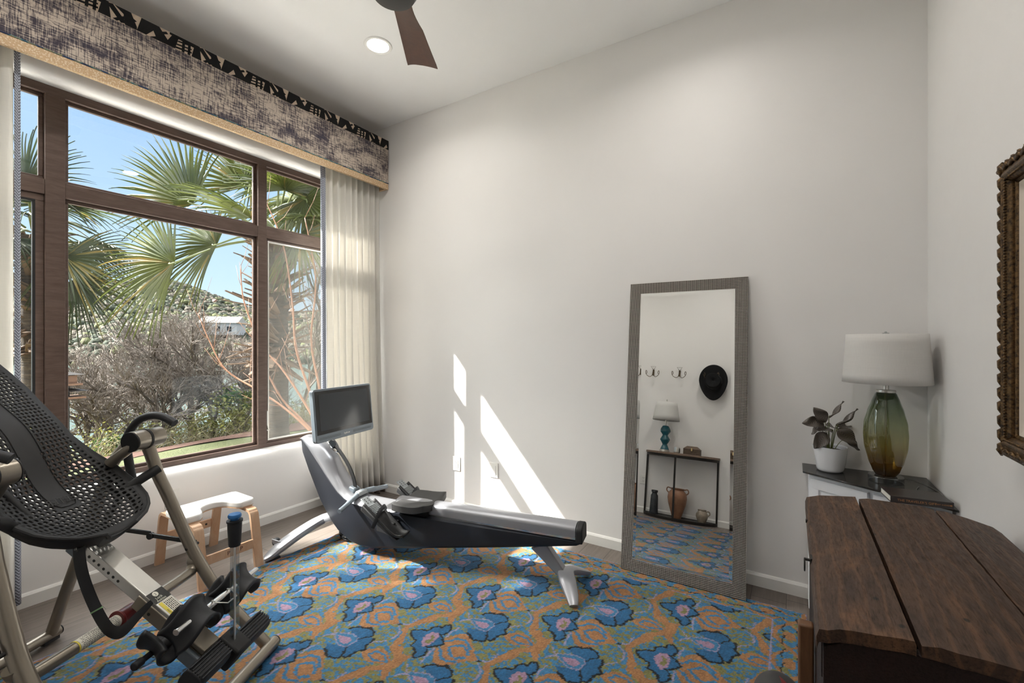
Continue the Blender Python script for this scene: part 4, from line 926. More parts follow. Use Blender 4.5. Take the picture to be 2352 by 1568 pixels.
def hook(x, label):
    t = thing('wall_hook', label, 'hook', (x, YN, 1.59), 'bronze double hooks on the near wall')
    y = YN + .012
    mb = MB(); mb.box((x - .010, YN, 1.555), (x + .010, YN + .008, 1.625)); mb.build('mounting_plate', M['hookmetal'], t, bevel=.002)
    mb = MB(); mb.tube([(x, y, 1.62), (x - .028, y + .012, 1.658), (x + .028, y + .012, 1.658), (x, y, 1.62)], .0026, 8); mb.build('top_loop', M['hookmetal'], t)
    for s in (-1, 1):
        mb = MB(); mb.tube(smoothpath([(x + s * .004, y, 1.615), (x + s * .010, y + .01, 1.56), (x + s * .030, y + .03, 1.535), (x + s * .062, y + .045, 1.548), (x + s * .078, y + .05, 1.58), (x + s * .072, y + .05, 1.605), (x + s * .062, y + .05, 1.585), (x + s * .068, y + .05, 1.565)], 6), .0032, 8); mb.build('prong', M['hookmetal'], t, smooth=True)
hook(-1.275, 'bronze double wall hook above the teal lamp, farthest from the hat'); hook(-.980, 'bronze double wall hook between the other bare hook and the black hat')
hook(-.640, 'bronze double wall hook mostly hidden behind the black hat'); hook(-1.565, 'bronze double wall hook at the mirror edge, nearest the window')
ht = thing('cowboy_hat', 'black felt western hat hanging on the near wall, seen in the mirror', 'hat', (-.615, YN + .08, 1.5))
mb = MB()
def hatp(u, v):
    a = 2 * pi * u; egg = 1 + .12 * cos(a) - .10 * sin(a + .9) ** 2
    if v < .5: r = v / .5 * .075; h = .095 - .012 * (1 - v / .5) ** 2 * 2
    elif v < .62: r = .075 + (v - .5) / .12 * .008; h = .095 - (v - .5) / .12 * .085
    else: r = .083 + (v - .62) / .38 * .078; h = .010 + .035 * ((v - .62) / .38) ** 2 * (cos(a) ** 2)
    rx = r * (1 if v < .62 else 1 - .10 * ((v - .62) / .38)) ; rz = r * (1 + .14 * (v > .62) * (v - .62) / .38) * (1 + .12 * (v >= .62) * max(0, -sin(a)) * (v - .62) / .38)
    return (-.615 + rx * cos(a) * (1 - .12 * max(0, -sin(a)) * (v > .62)), YN + .045 + h, 1.508 + rz * sin(a) * 1.02)
mb.grid(48, 30, hatp); mb.build('felt_body', M['felt'], ht, smooth=True, weld=True, solid=.002, auto=False)
mb = MB(); mb.tube([(-.615 + .086 * cos(a), YN + .062, 1.508 + .088 * sin(a)) for a in [2 * pi * k / 40 for k in range(41)]], .004, 6); mb.build('hat_band', M['blackgloss'], ht, smooth=True)
mb = MB(); mb.box((-.425, YN + .013, 1.43), (-.365, YN + .03, 1.64)); tag(mb.build('wall_panel', M['blackgloss'], None, bevel=.003), 'black control panel on the near wall beside the doorway, at the mirror edge', 'control panel')

# ================================================================== ROWING MACHINE
ra_ = Vector((.98, .19, 0)).normalized(); rl_ = Vector((-ra_.y, ra_.x, 0)); rp = Vector((-.906, 2.07, 0))
def RW(s, w, z): return rp + ra_ * s + rl_ * w + Vector((0, 0, z))
row = thing('rowing_machine', 'black and silver rowing machine with a tilted touchscreen, in front of the corner curtain', 'rowing machine', RW(-.9, 0, 0))
def interp(P, x):
    for (a, b), (c, d) in zip(P, P[1:]):
        if a <= x <= c: return b + (d - b) * (x - a) / (c - a)
    return P[0][1] if x < P[0][0] else P[-1][1]
topl = [(-1.775, .640), (-1.70, .590), (-1.60, .495), (-1.532, .425), (-1.449, .348), (-1.40, .318), (-1.352, .300), (-1.25, .290), (-1.104, .286), (-.80, .280), (-.40, .274), (.03, .272)]
botl = [(-1.780, .630), (-1.765, .545), (-1.69, .425), (-1.60, .275), (-1.51, .165), (-1.44, .105), (-1.36, .066), (-1.27, .052), (-1.20, .053), (-.80, .118), (-.40, .182), (-.0, .250), (.03, .268)]
hwl = [(-1.78, .040), (-1.70, .058), (-1.5, .078), (-1.3, .092), (-.9, .092), (-.4, .070), (.03, .052)]
# black side shell as a loft along s
stn = [-1.78, -1.765, -1.74, -1.70, -1.65, -1.6, -1.55, -1.5, -1.45, -1.4, -1.35, -1.3, -1.25, -1.2, -1.1, -1.0, -.9, -.8, -.7, -.6, -.5, -.4, -.3, -.2, -.1, 0, .03]
mb = MB(); v = []; f = []
for s in stn:
    a, b, w = interp(botl, s), interp(topl, s), interp(hwl, s); r = min(.02, (b - a) * .3)
    sec = [(-w * .82, a), (-w * .95, a + r * .5), (-w, a + r), (-w, b), (w, b), (w, a + r), (w * .95, a + r * .5), (w * .82, a)]
    v += [RW(s, ww, z) for ww, z in sec]
n8 = 8
for i in range(len(stn) - 1):
    for j in range(n8): f.append((i * n8 + j, (i + 1) * n8 + j, (i + 1) * n8 + (j + 1) % n8, i * n8 + (j + 1) % n8))
f += [tuple(range(n8)), tuple(reversed([(len(stn) - 1) * n8 + j for j in range(n8)]))]
mb.add(v, f); mb.build('side_shell', M['navyblack'], row, smooth=True)
# silver spine on top
mb = MB(); s0s = [-1.79, -1.775, -1.75, -1.70, -1.65, -1.6, -1.55, -1.5, -1.45, -1.4, -1.35, -1.3, -1.25, -1.2, -1.1, -1.04]
def spine(u, v):
    k = u * (len(s0s) - 1); i = int(min(k, len(s0s) - 2)); s = s0s[i] + (s0s[i + 1] - s0s[i]) * (k - i); w = interp(hwl, s) * .99
    t = -1 + 2 * v; h = .030 * (1 - abs(t) ** 3.2)
    h += interp([(-1.79, .0), (-1.75, .008), (-1.66, .046), (-1.60, .050), (-1.52, .018), (-1.42, .0), (-1.2, 0)], s) * (1 - t ** 4)
    return RW(s + h * .75, w * t, interp(topl, s) + h * .62 - .004)
mb.grid(60, 16, spine); mb.build('silver_spine', M['silver'], row, smooth=True, solid=.003, auto=False)
# rail
mb = MB(); P = []
for k in range(13):
    t = pi * k / 12; P.append((-.050 * cos(t), .318 + .027 * sin(t) ** .8))
P = [(-.050, .286)] + P + [(.050, .286)]
mb.prism([RW(-1.06, w, z + .004) for w, z in P], RW(.0, 0, 0) - RW(-1.055, 0, 0)); mb.build('seat_rail', M['silver'], row, smooth=True)
mb = MB()
for s_ in (-1, 1): mb.hexa([RW(-1.05, s_ * .044, .279), RW(-.005, s_ * .044, .279), RW(-.005, s_ * .049, .279), RW(-1.05, s_ * .049, .279), RW(-1.05, s_ * .044, .2935), RW(-.005, s_ * .044, .2935), RW(-.005, s_ * .049, .2935), RW(-1.05, s_ * .049, .2935)])
mb.build('roller_track', M['chrome'], row)
mb = MB(); P2 = [(-.054, .262)] + [(-.054 * cos(pi * k / 12), .318 + .034 * sin(pi * k / 12) ** .8) for k in range(13)] + [(.054, .262)]
mb.prism([RW(-.003, w, z) for w, z in P2], ra_ * .034); mb.build('end_cap', M['blackplastic'], row, bevel=.006)
# seat
mb = MB()
def seat(u, v, top=True):
    t = -1 + 2 * u; s = -1 + 2 * v; ws = .142 * (1 - .10 * (abs(s) ** 3)) ; ls = .112 * (1 - .10 * abs(t) ** 3)
    z = .350 + .008 * t * t + .012 * max(0, s) ** 2 * (abs(t) ** 1.5 + .15) - .005 * (1 - t * t) * (1 - s * s) - .006 * max(0, -s) ** 2 * (1 - t * t)
    e = max(abs(t), abs(s)); z -= .008 * max(0, (e - .86) / .14) ** 2
    return RW(-.925 + ls * s, ws * t, z if top else z - .034)
mb.grid(24, 20, lambda u, v: seat(u, v)); mb.grid(24, 20, lambda u, v: seat(u, v, False), flip=True)
nu_, nv_ = 24, 20; W1 = nu_ + 1; off = W1 * (nv_ + 1); F = []
for i in range(nu_): F += [(i, off + i, off + i + 1, i + 1), (nv_ * W1 + i, nv_ * W1 + i + 1, off + nv_ * W1 + i + 1, off + nv_ * W1 + i)]
for j in range(nv_): F += [(j * W1, (j + 1) * W1, off + (j + 1) * W1, off + j * W1), (j * W1 + nu_, off + j * W1 + nu_, off + (j + 1) * W1 + nu_, (j + 1) * W1 + nu_)]
mb.f += F; mb.m += [0] * len(F)
mb.build('seat', M['foam'], row, smooth=True)
mb = MB(); mb.hexa([RW(-1.01, -.066, .262), RW(-.84, -.066, .262), RW(-.84, .066, .262), RW(-1.01, .066, .262), RW(-1.02, -.07, .33), RW(-.83, -.07, .33), RW(-.83, .07, .33), RW(-1.02, .07, .33)]); mb.build('seat_carriage', M['blackplastic'], row, bevel=.005)
# foot plates with strap
for sg in (-1, 1):
    wc = sg * .165; ft = None
    U_ = (RW(-.945, wc, .205) - RW(-1.175, wc, .375)); L_ = U_.length; U_n = U_.normalized(); N_ = rl_.cross(U_n) * -1
    if N_.z < 0: N_ = -N_
    o0 = RW(-1.175, wc, .375)
    def FP(a, b, c): return o0 + U_n * a + rl_ * b + N_ * c
    mb = MB(); mb.hexa([FP(-.01, -.030, -.006), FP(.075, -.030, -.006), FP(.075, .030, -.006), FP(-.01, .030, -.006), FP(-.01, -.028, .0), FP(.075, -.030, .0), FP(.075, .030, .0), FP(-.01, .028, .0)])
    toe = mb.build('toe_plate', M['greyplastic'], row, bevel=.004)
    mb = MB()
    for i in range(3):
        for j in (-1, 1): mb.lathe([(0, 0), (.0035, 0), (.0035, .0006), (0, .0006)], FP(.006 + i * .014, j * .012, .0003), 10, N_)
    mb.build('adjustment_hole', M['labelblack'], toe)
    mb = MB()
    for i in range(8): a = .055 + i * .0085; mb.hexa([FP(a, -.038, -.002), FP(a + .0055, -.038, -.002), FP(a + .0055, .038, -.002), FP(a, .038, -.002), FP(a, -.037, .006), FP(a + .0045, -.037, .006), FP(a + .0045, .037, .006), FP(a, .037, .006)])
    mb.build('grip_rib', M['greyplastic'], toe)
    mb = MB()
    def sh_(u, v):
        a = .03 + .28 * v; t = -1 + 2 * u; w = .046 * (1 - .25 * max(0, v - .75) / .25 * 1.2); lip = .022 * abs(t) ** 5 + .030 * max(0, (v - .86) / .14) ** 1.5
        return FP(a, w * t, -.012 + lip)
    mb.grid(14, 24, sh_); mb.build('heel_cup', M['blackplastic'], row, smooth=True, solid=.008, auto=False)
    mb = MB(); mb.hexa([FP(.03, -.036, -.05), FP(.27, -.030, -.03), FP(.27, .030, -.03), FP(.03, .036, -.05), FP(.02, -.040, -.014), FP(.30, -.034, -.014), FP(.30, .034, -.014), FP(.02, .040, -.014)]); mb.build('footrest_base', M['blackplastic'], row, bevel=.006)
    mb = MB(); pth = smoothpath([FP(.16, -.075 , -.035), FP(.145, -.055, .0), FP(.125, -.03, .032), FP(.115, .01, .046), FP(.115, .040, .030), FP(.12, .050, -.005)], 6)
    mb.tube(pth, .011, 8, sq=(.12, 1, .6), up=N_); mb.build('foot_strap', M['blackrubber'], row, smooth=True)
    mb = MB(); mb.hexa([RW(-1.12, sg * .07, .19), RW(-1.0, sg * .07, .17), RW(-1.0, sg * .14, .17), RW(-1.12, sg * .14, .19), RW(-1.12, sg * .07, .27), RW(-1.0, sg * .07, .25), RW(-1.0, sg * .14, .25), RW(-1.12, sg * .14, .27)]); mb.build('footrest_bracket', M['blackplastic'], row, bevel=.005)
# handle
mb = MB(); mb.tube(smoothpath([RW(-1.315, -.215, .300), RW(-1.325, -.14, .312), RW(-1.335, -.07, .326), RW(-1.34, 0, .336), RW(-1.335, .07, .332), RW(-1.325, .14, .322), RW(-1.315, .215, .312)], 5), [.013] * 6 + [.0145] * 7 + [.0165] * 6 + [.0165] * 5 + [.0145] * 4 + [.013] * 3, 14); hd = mb.build('handle', M['slate'], row, smooth=True)
mb = MB(); mb.hexa([RW(-1.365, -.045, .322), RW(-1.320, -.05, .322), RW(-1.320, .05, .322), RW(-1.365, .045, .322), RW(-1.36, -.03, .352), RW(-1.325, -.04, .350), RW(-1.325, .04, .350), RW(-1.36, .03, .352)]); mb.build('handle_centre', M['greyplastic'], hd, bevel=.008)
mb = MB(); mb.hexa([RW(-1.42, -.030, .318), RW(-1.385, -.030, .300), RW(-1.385, .030, .300), RW(-1.42, .030, .318), RW(-1.415, -.022, .372), RW(-1.370, -.026, .362), RW(-1.370, .026, .362), RW(-1.415, .022, .372)]); mb.build('handle_dock', M['slate'], row, bevel=.006)
# channel, cable, ring and screen mount
mb = MB(); pth = [RW(-1.54, 0, .605), RW(-1.48, 0, .545), RW(-1.43, 0, .480), RW(-1.40, 0, .420), RW(-1.385, 0, .36)]
mb.tube(smoothpath(pth, 5), .014, 8, sq=(.35, 1, .8), up=rl_); mb.build('drive_webbing', M['blackplastic'], row, smooth=True)
rc = RW(-1.560, 0, .612); rn = Vector((ra_.x * .75, ra_.y * .75, .66)).normalized(); rs_ = rl_; ru = rn.cross(rs_)
mb = MB(); mb.tube([rc + rs_ * .030 * cos(a) + ru * .058 * sin(a) for a in [2 * pi * k / 32 for k in range(33)]], .005, 8); mb.build('ring_trim', M['chrome'], row, smooth=True)
mb = MB(); mb.lathe([(0, -.006), (.029, -.006), (.029, .002), (0, .002)], rc, 24, rn); o = mb.build('channel_mouth', M['blackgloss'], row)
mb = MB(); mb.tube([RW(-1.63, 0, .640), RW(-1.60, 0, .690), RW(-1.56, 0, .72), RW(-1.50, 0, .745)], [.030, .027, .024, .020], 14, sq=(1, 1.1, 1)); mb.build('screen_arm', M['slate'], row, smooth=True)
# screen
sc_c = Vector((-2.339, 1.792, .825)); syaw, spit = 1.748, .10; sw, shh = .491, .307
srt = Vector((cos(syaw), sin(syaw), 0)); sn0 = Vector((sin(syaw), -cos(syaw), 0)); sup = Vector((0, 0, 1)) * cos(spit) - sn0 * sin(spit); sn = srt.cross(sup)
if sn.dot(sn0) < 0: sn = -sn
def SP(a, b, c): return sc_c + srt * a + sup * b + sn * c
def rrect(w, h, r, n=5):
    P = []
    for cx_, cy_, a0 in ((w - r, h - r, 0), (-w + r, h - r, pi / 2), (-w + r, -h + r, pi), (w - r, -h + r, 3 * pi / 2)):
        for k in range(n + 1): a = a0 + pi / 2 * k / n; P.append((cx_ + r * cos(a), cy_ + r * sin(a)))
    return P
mb = MB(); P = rrect(sw / 2, shh / 2, .018); mb.prism([SP(a, b, -.030) for a, b in P], sn * .029); tv_ = mb.build('touchscreen', M['slate'], row, bevel=.003)
mb = MB(); mb.hexa([SP(-sw / 2 + .012, -shh / 2 + .045, -.001), SP(sw / 2 - .012, -shh / 2 + .045, -.001), SP(sw / 2 - .012, shh / 2 - .012, -.001), SP(-sw / 2 + .012, shh / 2 - .012, -.001)] + [SP(-sw / 2 + .012, -shh / 2 + .045, .0006), SP(sw / 2 - .012, -shh / 2 + .045, .0006), SP(sw / 2 - .012, shh / 2 - .012, .0006), SP(-sw / 2 + .012, shh / 2 - .012, .0006)]); mb.build('screen_bezel', M['blackgloss'], tv_)
mb = MB(); a, b0, b1 = sw / 2 - .038, -shh / 2 + .065, shh / 2 - .030
mb.hexa([SP(-a, b0, .0004), SP(a, b0, .0004), SP(a, b1, .0004), SP(-a, b1, .0004), SP(-a, b0, .0012), SP(a, b0, .0012), SP(a, b1, .0012), SP(-a, b1, .0012)]); mb.build('display', M['display'], tv_)
for sg in (-1, 1):
    mb = MB()
    for i in range(46):
        for j in range(4): c_ = (sg * .137 - .085 + i * .0037 + (j % 2) * .0018, -shh / 2 + .016 + j * .004); mb.prism([SP(c_[0] + .0011 * cos(t), c_[1] + .0011 * sin(t), -.0008) for t in (0, 1.57, 3.14, 4.71)], sn * .0004)
    mb.build('speaker_grille', M['labelblack'], tv_)
text_mesh('brand_lettering', 'hydrow', .016, M['white'], tv_, SP(-.026, -shh / 2 + .018, -.0004), srt, sup, .0004)
mb = MB(); mb.hexa([SP(-.11, -.09, -.05), SP(.11, -.09, -.05), SP(.11, .07, -.05), SP(-.11, .07, -.05), SP(-.13, -.11, -.03), SP(.13, -.11, -.03), SP(.13, .09, -.03), SP(-.13, .09, -.03)]); mb.build('screen_back', M['slate'], tv_, bevel=.004)
# front stabiliser
mb = MB(); fb = smoothpath([RW(-1.735, -.345, .018), RW(-1.72, -.32, .028), RW(-1.70, -.26, .062), RW(-1.675, -.16, .098), RW(-1.655, -.06, .122), RW(-1.65, 0, .126), RW(-1.655, .06, .122), RW(-1.675, .16, .098), RW(-1.70, .26, .062), RW(-1.72, .32, .028), RW(-1.735, .345, .018)], 4)
n_ = len(fb); mb.tube(fb, [.022 + .026 * min(1, min(i, n_ - 1 - i) / 8) for i in range(n_)], 12, sq=(.5, 1.15, .7)); mb.build('front_stabiliser', M['silver'], row, smooth=True)
for sg in (-1, 1):
    mb = MB(); mb.lathe([(0, -.012), (.022, -.012), (.025, -.008), (.025, .008), (.022, .012), (0, .012)], RW(-1.755, sg * .245, .070), 24, rl_); wh = mb.build('transport_wheel', M['blackrubber'], row, smooth=True)
    mb = MB(); mb.lathe([(0, .012), (.007, .012), (.007, .015), (0, .015)], RW(-1.755, sg * .245, .070), 12, -rl_); mb.build('axle_bolt', M['nickel'], wh)
    mb = MB(); mb.hexa([RW(-1.76, sg * .265 - .003, .07), RW(-1.70, sg * .265 - .003, .05), RW(-1.70, sg * .265 + .003, .05), RW(-1.76, sg * .265 + .003, .07), RW(-1.77, sg * .265 - .003, .095), RW(-1.70, sg * .265 - .003, .09), RW(-1.70, sg * .265 + .003, .09), RW(-1.77, sg * .265 + .003, .095)]); mb.build('wheel_fork', M['silver'], row, bevel=.002)
    mb = MB(); mb.hexa([RW(-1.76, sg * .30 - .03, 0), RW(-1.69, sg * .30 - .03, 0), RW(-1.69, sg * .30 + .03, 0), RW(-1.76, sg * .30 + .03, 0), RW(-1.755, sg * .30 - .028, .014), RW(-1.695, sg * .30 - .028, .014), RW(-1.695, sg * .30 + .028, .014), RW(-1.755, sg * .30 + .028, .014)]); mb.build('rubber_foot', M['blackrubber'], row, bevel=.003)
mb = MB(); mb.tube([RW(-1.65, 0, .118), RW(-1.56, 0, .155), RW(-1.48, 0, .19)], [.034, .036, .04], 12, sq=(.6, 1, .8)); mb.build('neck_bracket', M['silver'], row, smooth=True)
# rear leg
mb = MB(); mb.hexa([RW(-.10, -.024, .070), RW(-.055, -.024, .088), RW(-.055, .024, .088), RW(-.10, .024, .070), RW(-.245, -.026, .19), RW(-.165, -.026, .225), RW(-.165, .026, .225), RW(-.245, .026, .19)]); mb.build('rear_strut', M['silver'], row, bevel=.006)
mb = MB(); pth = smoothpath([RW(.015, -.165, .0235), RW(-.005, -.12, .046), RW(-.045, -.05, .080), RW(-.062, 0, .090), RW(-.045, .05, .080), RW(-.005, .12, .046), RW(.015, .165, .0235)], 5); n_ = len(pth)
mb.tube(pth, [.015 + .016 * min(1, min(i, n_ - 1 - i) / 9) for i in range(n_)], 12, sq=(.62, 1.35, .7)); mb.build('rear_foot', M['silver'], row, smooth=True)
# coiled cable
cbl = MB(); pts = []
for k in range(150): a = k * .26; pts.append((-2.372 + (.062 + .006 * sin(k * .9)) * cos(a), 1.835 + (.036 + .004 * sin(k * .7)) * sin(a), .018 + .00023 * k + .003 * sin(a * 1.7)))
pts = [(-2.44, 1.885, .085), (-2.445, 1.86, .045), (-2.43, 1.845, .02)] + pts
cbl.tube(pts, .0048, 8); tag(cbl.build('power_cable', M['blackgloss'], None, smooth=True), 'coiled black power cable on the rug edge under the rowing machine', 'cable')

# ================================================================== HEADSTAND STOOL
sto = thing('headstand_stool', 'white padded wooden headstand stool against the window wall, behind the inversion table', 'stool', (-2.77, 1.2, 0))
def bentleg(y):
    path = smoothpath([(-3.022, y, .0), (-2.995, y, .14), (-2.968, y, .27), (-2.950, y, .298), (-2.92, y, .308), (-2.77, y, .309), (-2.60, y, .308), (-2.57, y, .298), (-2.555, y, .27), (-2.53, y, .14), (-2.505, y, .0)], 5)
    mb = MB(); v = []; F = []
    for i, p in enumerate(path):
        t = (path[min(i + 1, len(path) - 1)] - path[max(i - 1, 0)]).normalized(); nn = Vector((-t.z, 0, t.x)); hw = .0225
        if i in (0, len(path) - 1): nn = Vector((nn.x, 0, 0)).normalized()
        v += [p + nn * .008 + Vector((0, -hw, 0)), p + nn * .008 + Vector((0, hw, 0)), p - nn * .008 + Vector((0, hw, 0)), p - nn * .008 + Vector((0, -hw, 0))]
    for i in range(len(path) - 1):
        for j in range(4): F.append((i * 4 + j, i * 4 + (j + 1) % 4, (i + 1) * 4 + (j + 1) % 4, (i + 1) * 4 + j))
    F += [(3, 2, 1, 0), tuple((len(path) - 1) * 4 + j for j in range(4))]; mb.add(v, F); return mb
for y in (1.075, 1.352): bentleg(y).build('bent_leg', M['birch'], sto, bevel=.003)
for x0, z0, lab in ((-2.525, .115, 'front'), (-3.000, .13, 'rear')):
    mb = MB(); mb.box((x0 - .007, 1.0975, z0), (x0 + .007, 1.3295, z0 + .048)); br = mb.build('crossbar', M['birch'], sto, bevel=.002)
    if lab == 'front':
        text_mesh('carved_lettering', 'P', .030, M['walnut'], br, (x0 + .0071, 1.193, z0 + .014), (0, 1, 0), (0, 0, 1)); text_mesh('carved_lettering', 'P', .030, M['walnut'], br, (x0 + .0071, 1.257, z0 + .014), (0, 1, 0), (0, 0, 1))
    else:
        mb = MB(); mb.lathe([(0, 0), (.006, 0), (.006, .001), (0, .001)], (x0 + .0072, 1.30, z0 + .024), 12, (1, 0, 0)); mb.build('screw', M['iron'], br)
# padded U seat
P = [(-2.865, 1.052), (-2.865, 1.375), (-2.845, 1.395), (-2.66, 1.395), (-2.635, 1.375), (-2.635, 1.318), (-2.66, 1.298), (-2.70, 1.285)]
for k in range(1, 8): a = pi / 2 - pi * k / 8; P.append((-2.70 - .062 * cos(a), 1.2135 + .0715 * sin(a)))
P += [(-2.70, 1.142), (-2.66, 1.129), (-2.635, 1.109), (-2.635, 1.052), (-2.66, 1.032), (-2.845, 1.032)]
mb = MB(); mb.prism([(x + .02, y, .318) for x, y in P], (0, 0, .038)); mb.build('seat_pad', M['whitevinyl'], sto, bevel=.010, seg=4)
mb = MB(); mb.prism([(x * .985 - .021, y * .985 + .018, .3175) for x, y in P], (0, 0, .004)); o = mb.build('pad_base', M['birch'], sto)

# ================================================================== INVERSION TABLE
ie = Vector((.885, .465, 0)).normalized(); im = Vector((.465, -.885, 0)).normalized(); ip = Vector((-2.585, .562, 0))
def W(s, w, z): return ip + ie * s + im * w + Vector((0, 0, z))
inv = thing('inversion_table', 'black and champagne inversion table with a perforated bed, in the left foreground by the window', 'inversion table', W(.45, .285, 0))
WC = .285
def mir(w, sd): return w if sd < 0 else 2 * WC + .045 - w
for sd in (-1, 1):
    mb = MB(); mb.tube(smoothpath([W(.445, mir(.045, sd), .855), W(.462, mir(.04, sd), .80), W(.487, mir(.035, sd), .72), W(.520, mir(.025, sd), .635), W(.583, mir(.012, sd), .475), W(.632, mir(.005, sd), .370), W(.715, mir(0, sd), .245), W(.820, mir(-.005, sd), .130), W(.915, mir(-.008, sd), .034)], 5), .0215, 18); lg = mb.build('front_leg', M['champagne'], inv, smooth=True)
    mb = MB(); c_ = W(.480, mir(.036, sd), .745); mb.lathe([(0, 0), (.011, 0), (.010, .0012), (0, .0012)], c_ + (Vector((.3, -.95, .1)).normalized() * .0213), 20, Vector((.3, -.95, .1))); 
    if sd < 0: mb.build('logo_sticker', M['labelwhite'], lg)
    mb = MB(); mb.tube(smoothpath([W(-.025, mir(-.005, sd), .042), W(.055, mir(.005, sd), .23), W(.165, mir(.015, sd), .49), W(.28, mir(.035, sd), .74), W(.36, mir(.045, sd), .84), W(.42, mir(.045, sd), .868)], 5), .0205, 18); mb.build('rear_leg', M['champagne'], inv, smooth=True)
    # pivot cover
    mb = MB(); mb.tube([W(.45, mir(-.008, sd), .870), W(.45, mir(.055, sd), .870)], .037, 32); pv = mb.build('pivot_cover', M['champagne'], inv, bevel=.002)
    mb = MB(); mb.tube([W(.45, mir(.064, sd), .870), W(.45, mir(.116, sd), .870)], .0385, 32); mb.build('pivot_sleeve', M['champagne'], pv, bevel=.002)
    mb = MB(); mb.tube([W(.45, mir(.055, sd), .870), W(.45, mir(.064, sd), .870)], .040, 32); mb.build('clamp_ring', M['blackplastic'], pv)
    mb = MB(); mb.tube([W(.45, mir(.116, sd), .870), W(.45, mir(.122, sd), .870)], .0385, 32); mb.build('end_cap', M['blackplastic'], pv, bevel=.002)
    # grab handle
    mb = MB(); mb.tube(smoothpath([W(.37, mir(.02, sd), .640), W(.352, mir(.012, sd), .692), W(.318, mir(.0, sd), .80), W(.314, mir(0, sd), .845), W(.335, mir(0, sd), .895), W(.375, mir(0, sd), .935), W(.428, mir(0, sd), .952), W(.475, mir(0 if sd < 0 else .03, sd), .946), W(.525, mir(0 if sd < 0 else .06, sd), .922)], 6), .0155, 16); mb.build('grab_handle', M['blackrubber'], inv, smooth=True)
    # hinge arms
    mb = MB(); mb.tube([W(.455, mir(.10, sd), .862), W(.375, mir(.13, sd), .790)], .019, 14); mb.build('hinge_arm', M['champagne'], inv, smooth=True)
    mb = MB(); mb.tube([W(.492, mir(.04, sd), .750), W(.475, mir(.08, sd), .730), W(.425, mir(.15, sd), .680)], [.018, .017, .017], 14); mb.build('support_sleeve', M['blackplastic'], inv, smooth=True)
    # folding spreader
    for (s0, z0, s1, z1) in ((.165, .485, .40, .462), (.40, .455, .60, .432)):
        mb = MB(); p0_, p1_ = W(s0, mir(-.022, sd), z0), W(s1, mir(-.022, sd), z1); d_ = (p1_ - p0_) / 2; mb.obox((p0_ + p1_) / 2, d_, im * .004, Vector((0, 0, .009))); mb.build('spreader_bar', M['blackgloss'], inv, bevel=.002)
    mb = MB(); mb.tube([W(.40, mir(-.030, sd), .452), W(.40, mir(-.014, sd), .452)], .013, 14); mb.build('spreader_hinge', M['blackplastic'], inv)
    mb = MB(); mb.tube([W(.60, mir(-.030, sd), .427), W(.60, mir(.03, sd), .427)], .006, 10); mb.build('pivot_pin', M['blackplastic'], inv)
for s_, w0, w1, z in ((.925, -.04, .655, .0345), (-.03, -.035, .65, .036)):
    mb = MB(); mb.tube([W(s_, w0, z), W(s_, w1, z)], .0215, 20); bs_ = mb.build('base_bar', M['champagne'], inv, bevel=.002)
    for ww, dd in ((w0, -1), (w1, 1)):
        mb = MB(); mb.tube([W(s_, ww + dd * .0005, z), W(s_, ww + dd * .006, z)], .0205, 20); mb.build('end_cap', M['blackplastic'], bs_, bevel=.002)
    for ww in (w0 + .035, w1 - .035):
        mb = MB(); mb.obox(W(s_, ww, z - .018), ie * .016, im * .03, Vector((0, 0, .0050 if s_ > 0 else .0115))); mb.build('rubber_foot', M['blackrubber'], bs_, bevel=.003)
mb = MB(); mb.tube(smoothpath([W(.612, .0, .385), W(.617, .02, .345), W(.62, .06, .337), W(.62, WC, .335), W(.62, .555, .337), W(.617, .595, .345), W(.612, .615, .385)], 6), [.026] * 4 + [.021] * 4 + [.0185] * 21 + [.021] * 4 + [.026] * 4, 16); cb_ = mb.build('front_crossbar', M['champagne'], inv, smooth=True)
mb = MB(); mb.tube([W(.62, .335, .3355), W(.62, .465, .3355)], .0192, 24); wl_ = mb.build('warning_label', M['labelwhite'], cb_, smooth=True)
mb = MB()
rnd = random.Random(5)
for k in range(9):
    a = -1.5 + k * .26; up_ = Vector((cos(a) * .9 * ie.x, cos(a) * .9 * ie.y, 0)); dv = (ie * cos(a) + Vector((0, 0, 1)) * -sin(a)); tv = ie * sin(a) + Vector((0, 0, 1)) * cos(a)
    ww = .345
    while ww < .458:
        l_ = rnd.uniform(.003, .008); mb.obox(W(.62, ww + l_ / 2, .3355) + dv * .0194, im * l_ / 2, tv * .0007, dv * .0002); ww += l_ + .0025
mb.build('fine_print', M['darktext'], wl_)
mb = MB(); mb.tube([W(.62, .466, .3355), W(.62, .470, .3355)], .0194, 24); mb.build('label_edge', M['labelyellow'], wl_)
mb = MB(); mb.tube([W(.62, .275, .335), W(.62, .330, .335)], .0265, 24); mb.tube([W(.62, .330, .335), W(.62, .337, .335)], .031, 24); rg_ = mb.build('red_grip', M['red'], inv, bevel=.002)
# boom
bd = (W(.945, WC, .235) - W(.475, WC, .585)).normalized(); bt = im; bn = bt.cross(bd); bn = bn if bn.z > 0 else -bn
BL = (W(.945, WC, .235) - W(.475, WC, .585)).length
def BP(a, b, c): return W(.475, WC + .006, .585) + bd * a + im * b + bn * c
def bbx(mb, a0, a1, b0, b1, c0, c1): mb.hexa([BP(a0, b0, c0), BP(a1, b0, c0), BP(a1, b1, c0), BP(a0, b1, c0), BP(a0, b0, c1), BP(a1, b0, c1), BP(a1, b1, c1), BP(a0, b1, c1)])
mb = MB(); bbx(mb, 0, .43, -.0315, .0315, -.040, 0); bm = mb.build('boom', M['alu'], inv, bevel=.003)
mb = MB()
for k in range(7): c_ = BP(.055 + k * .0215, .0316, -.022); mb.lathe([(0, 0), (.0048, 0), (.0048, .0006), (0, .0006)], c_, 14, im)
mb.build('adjustment_hole', M['labelblack'], bm)
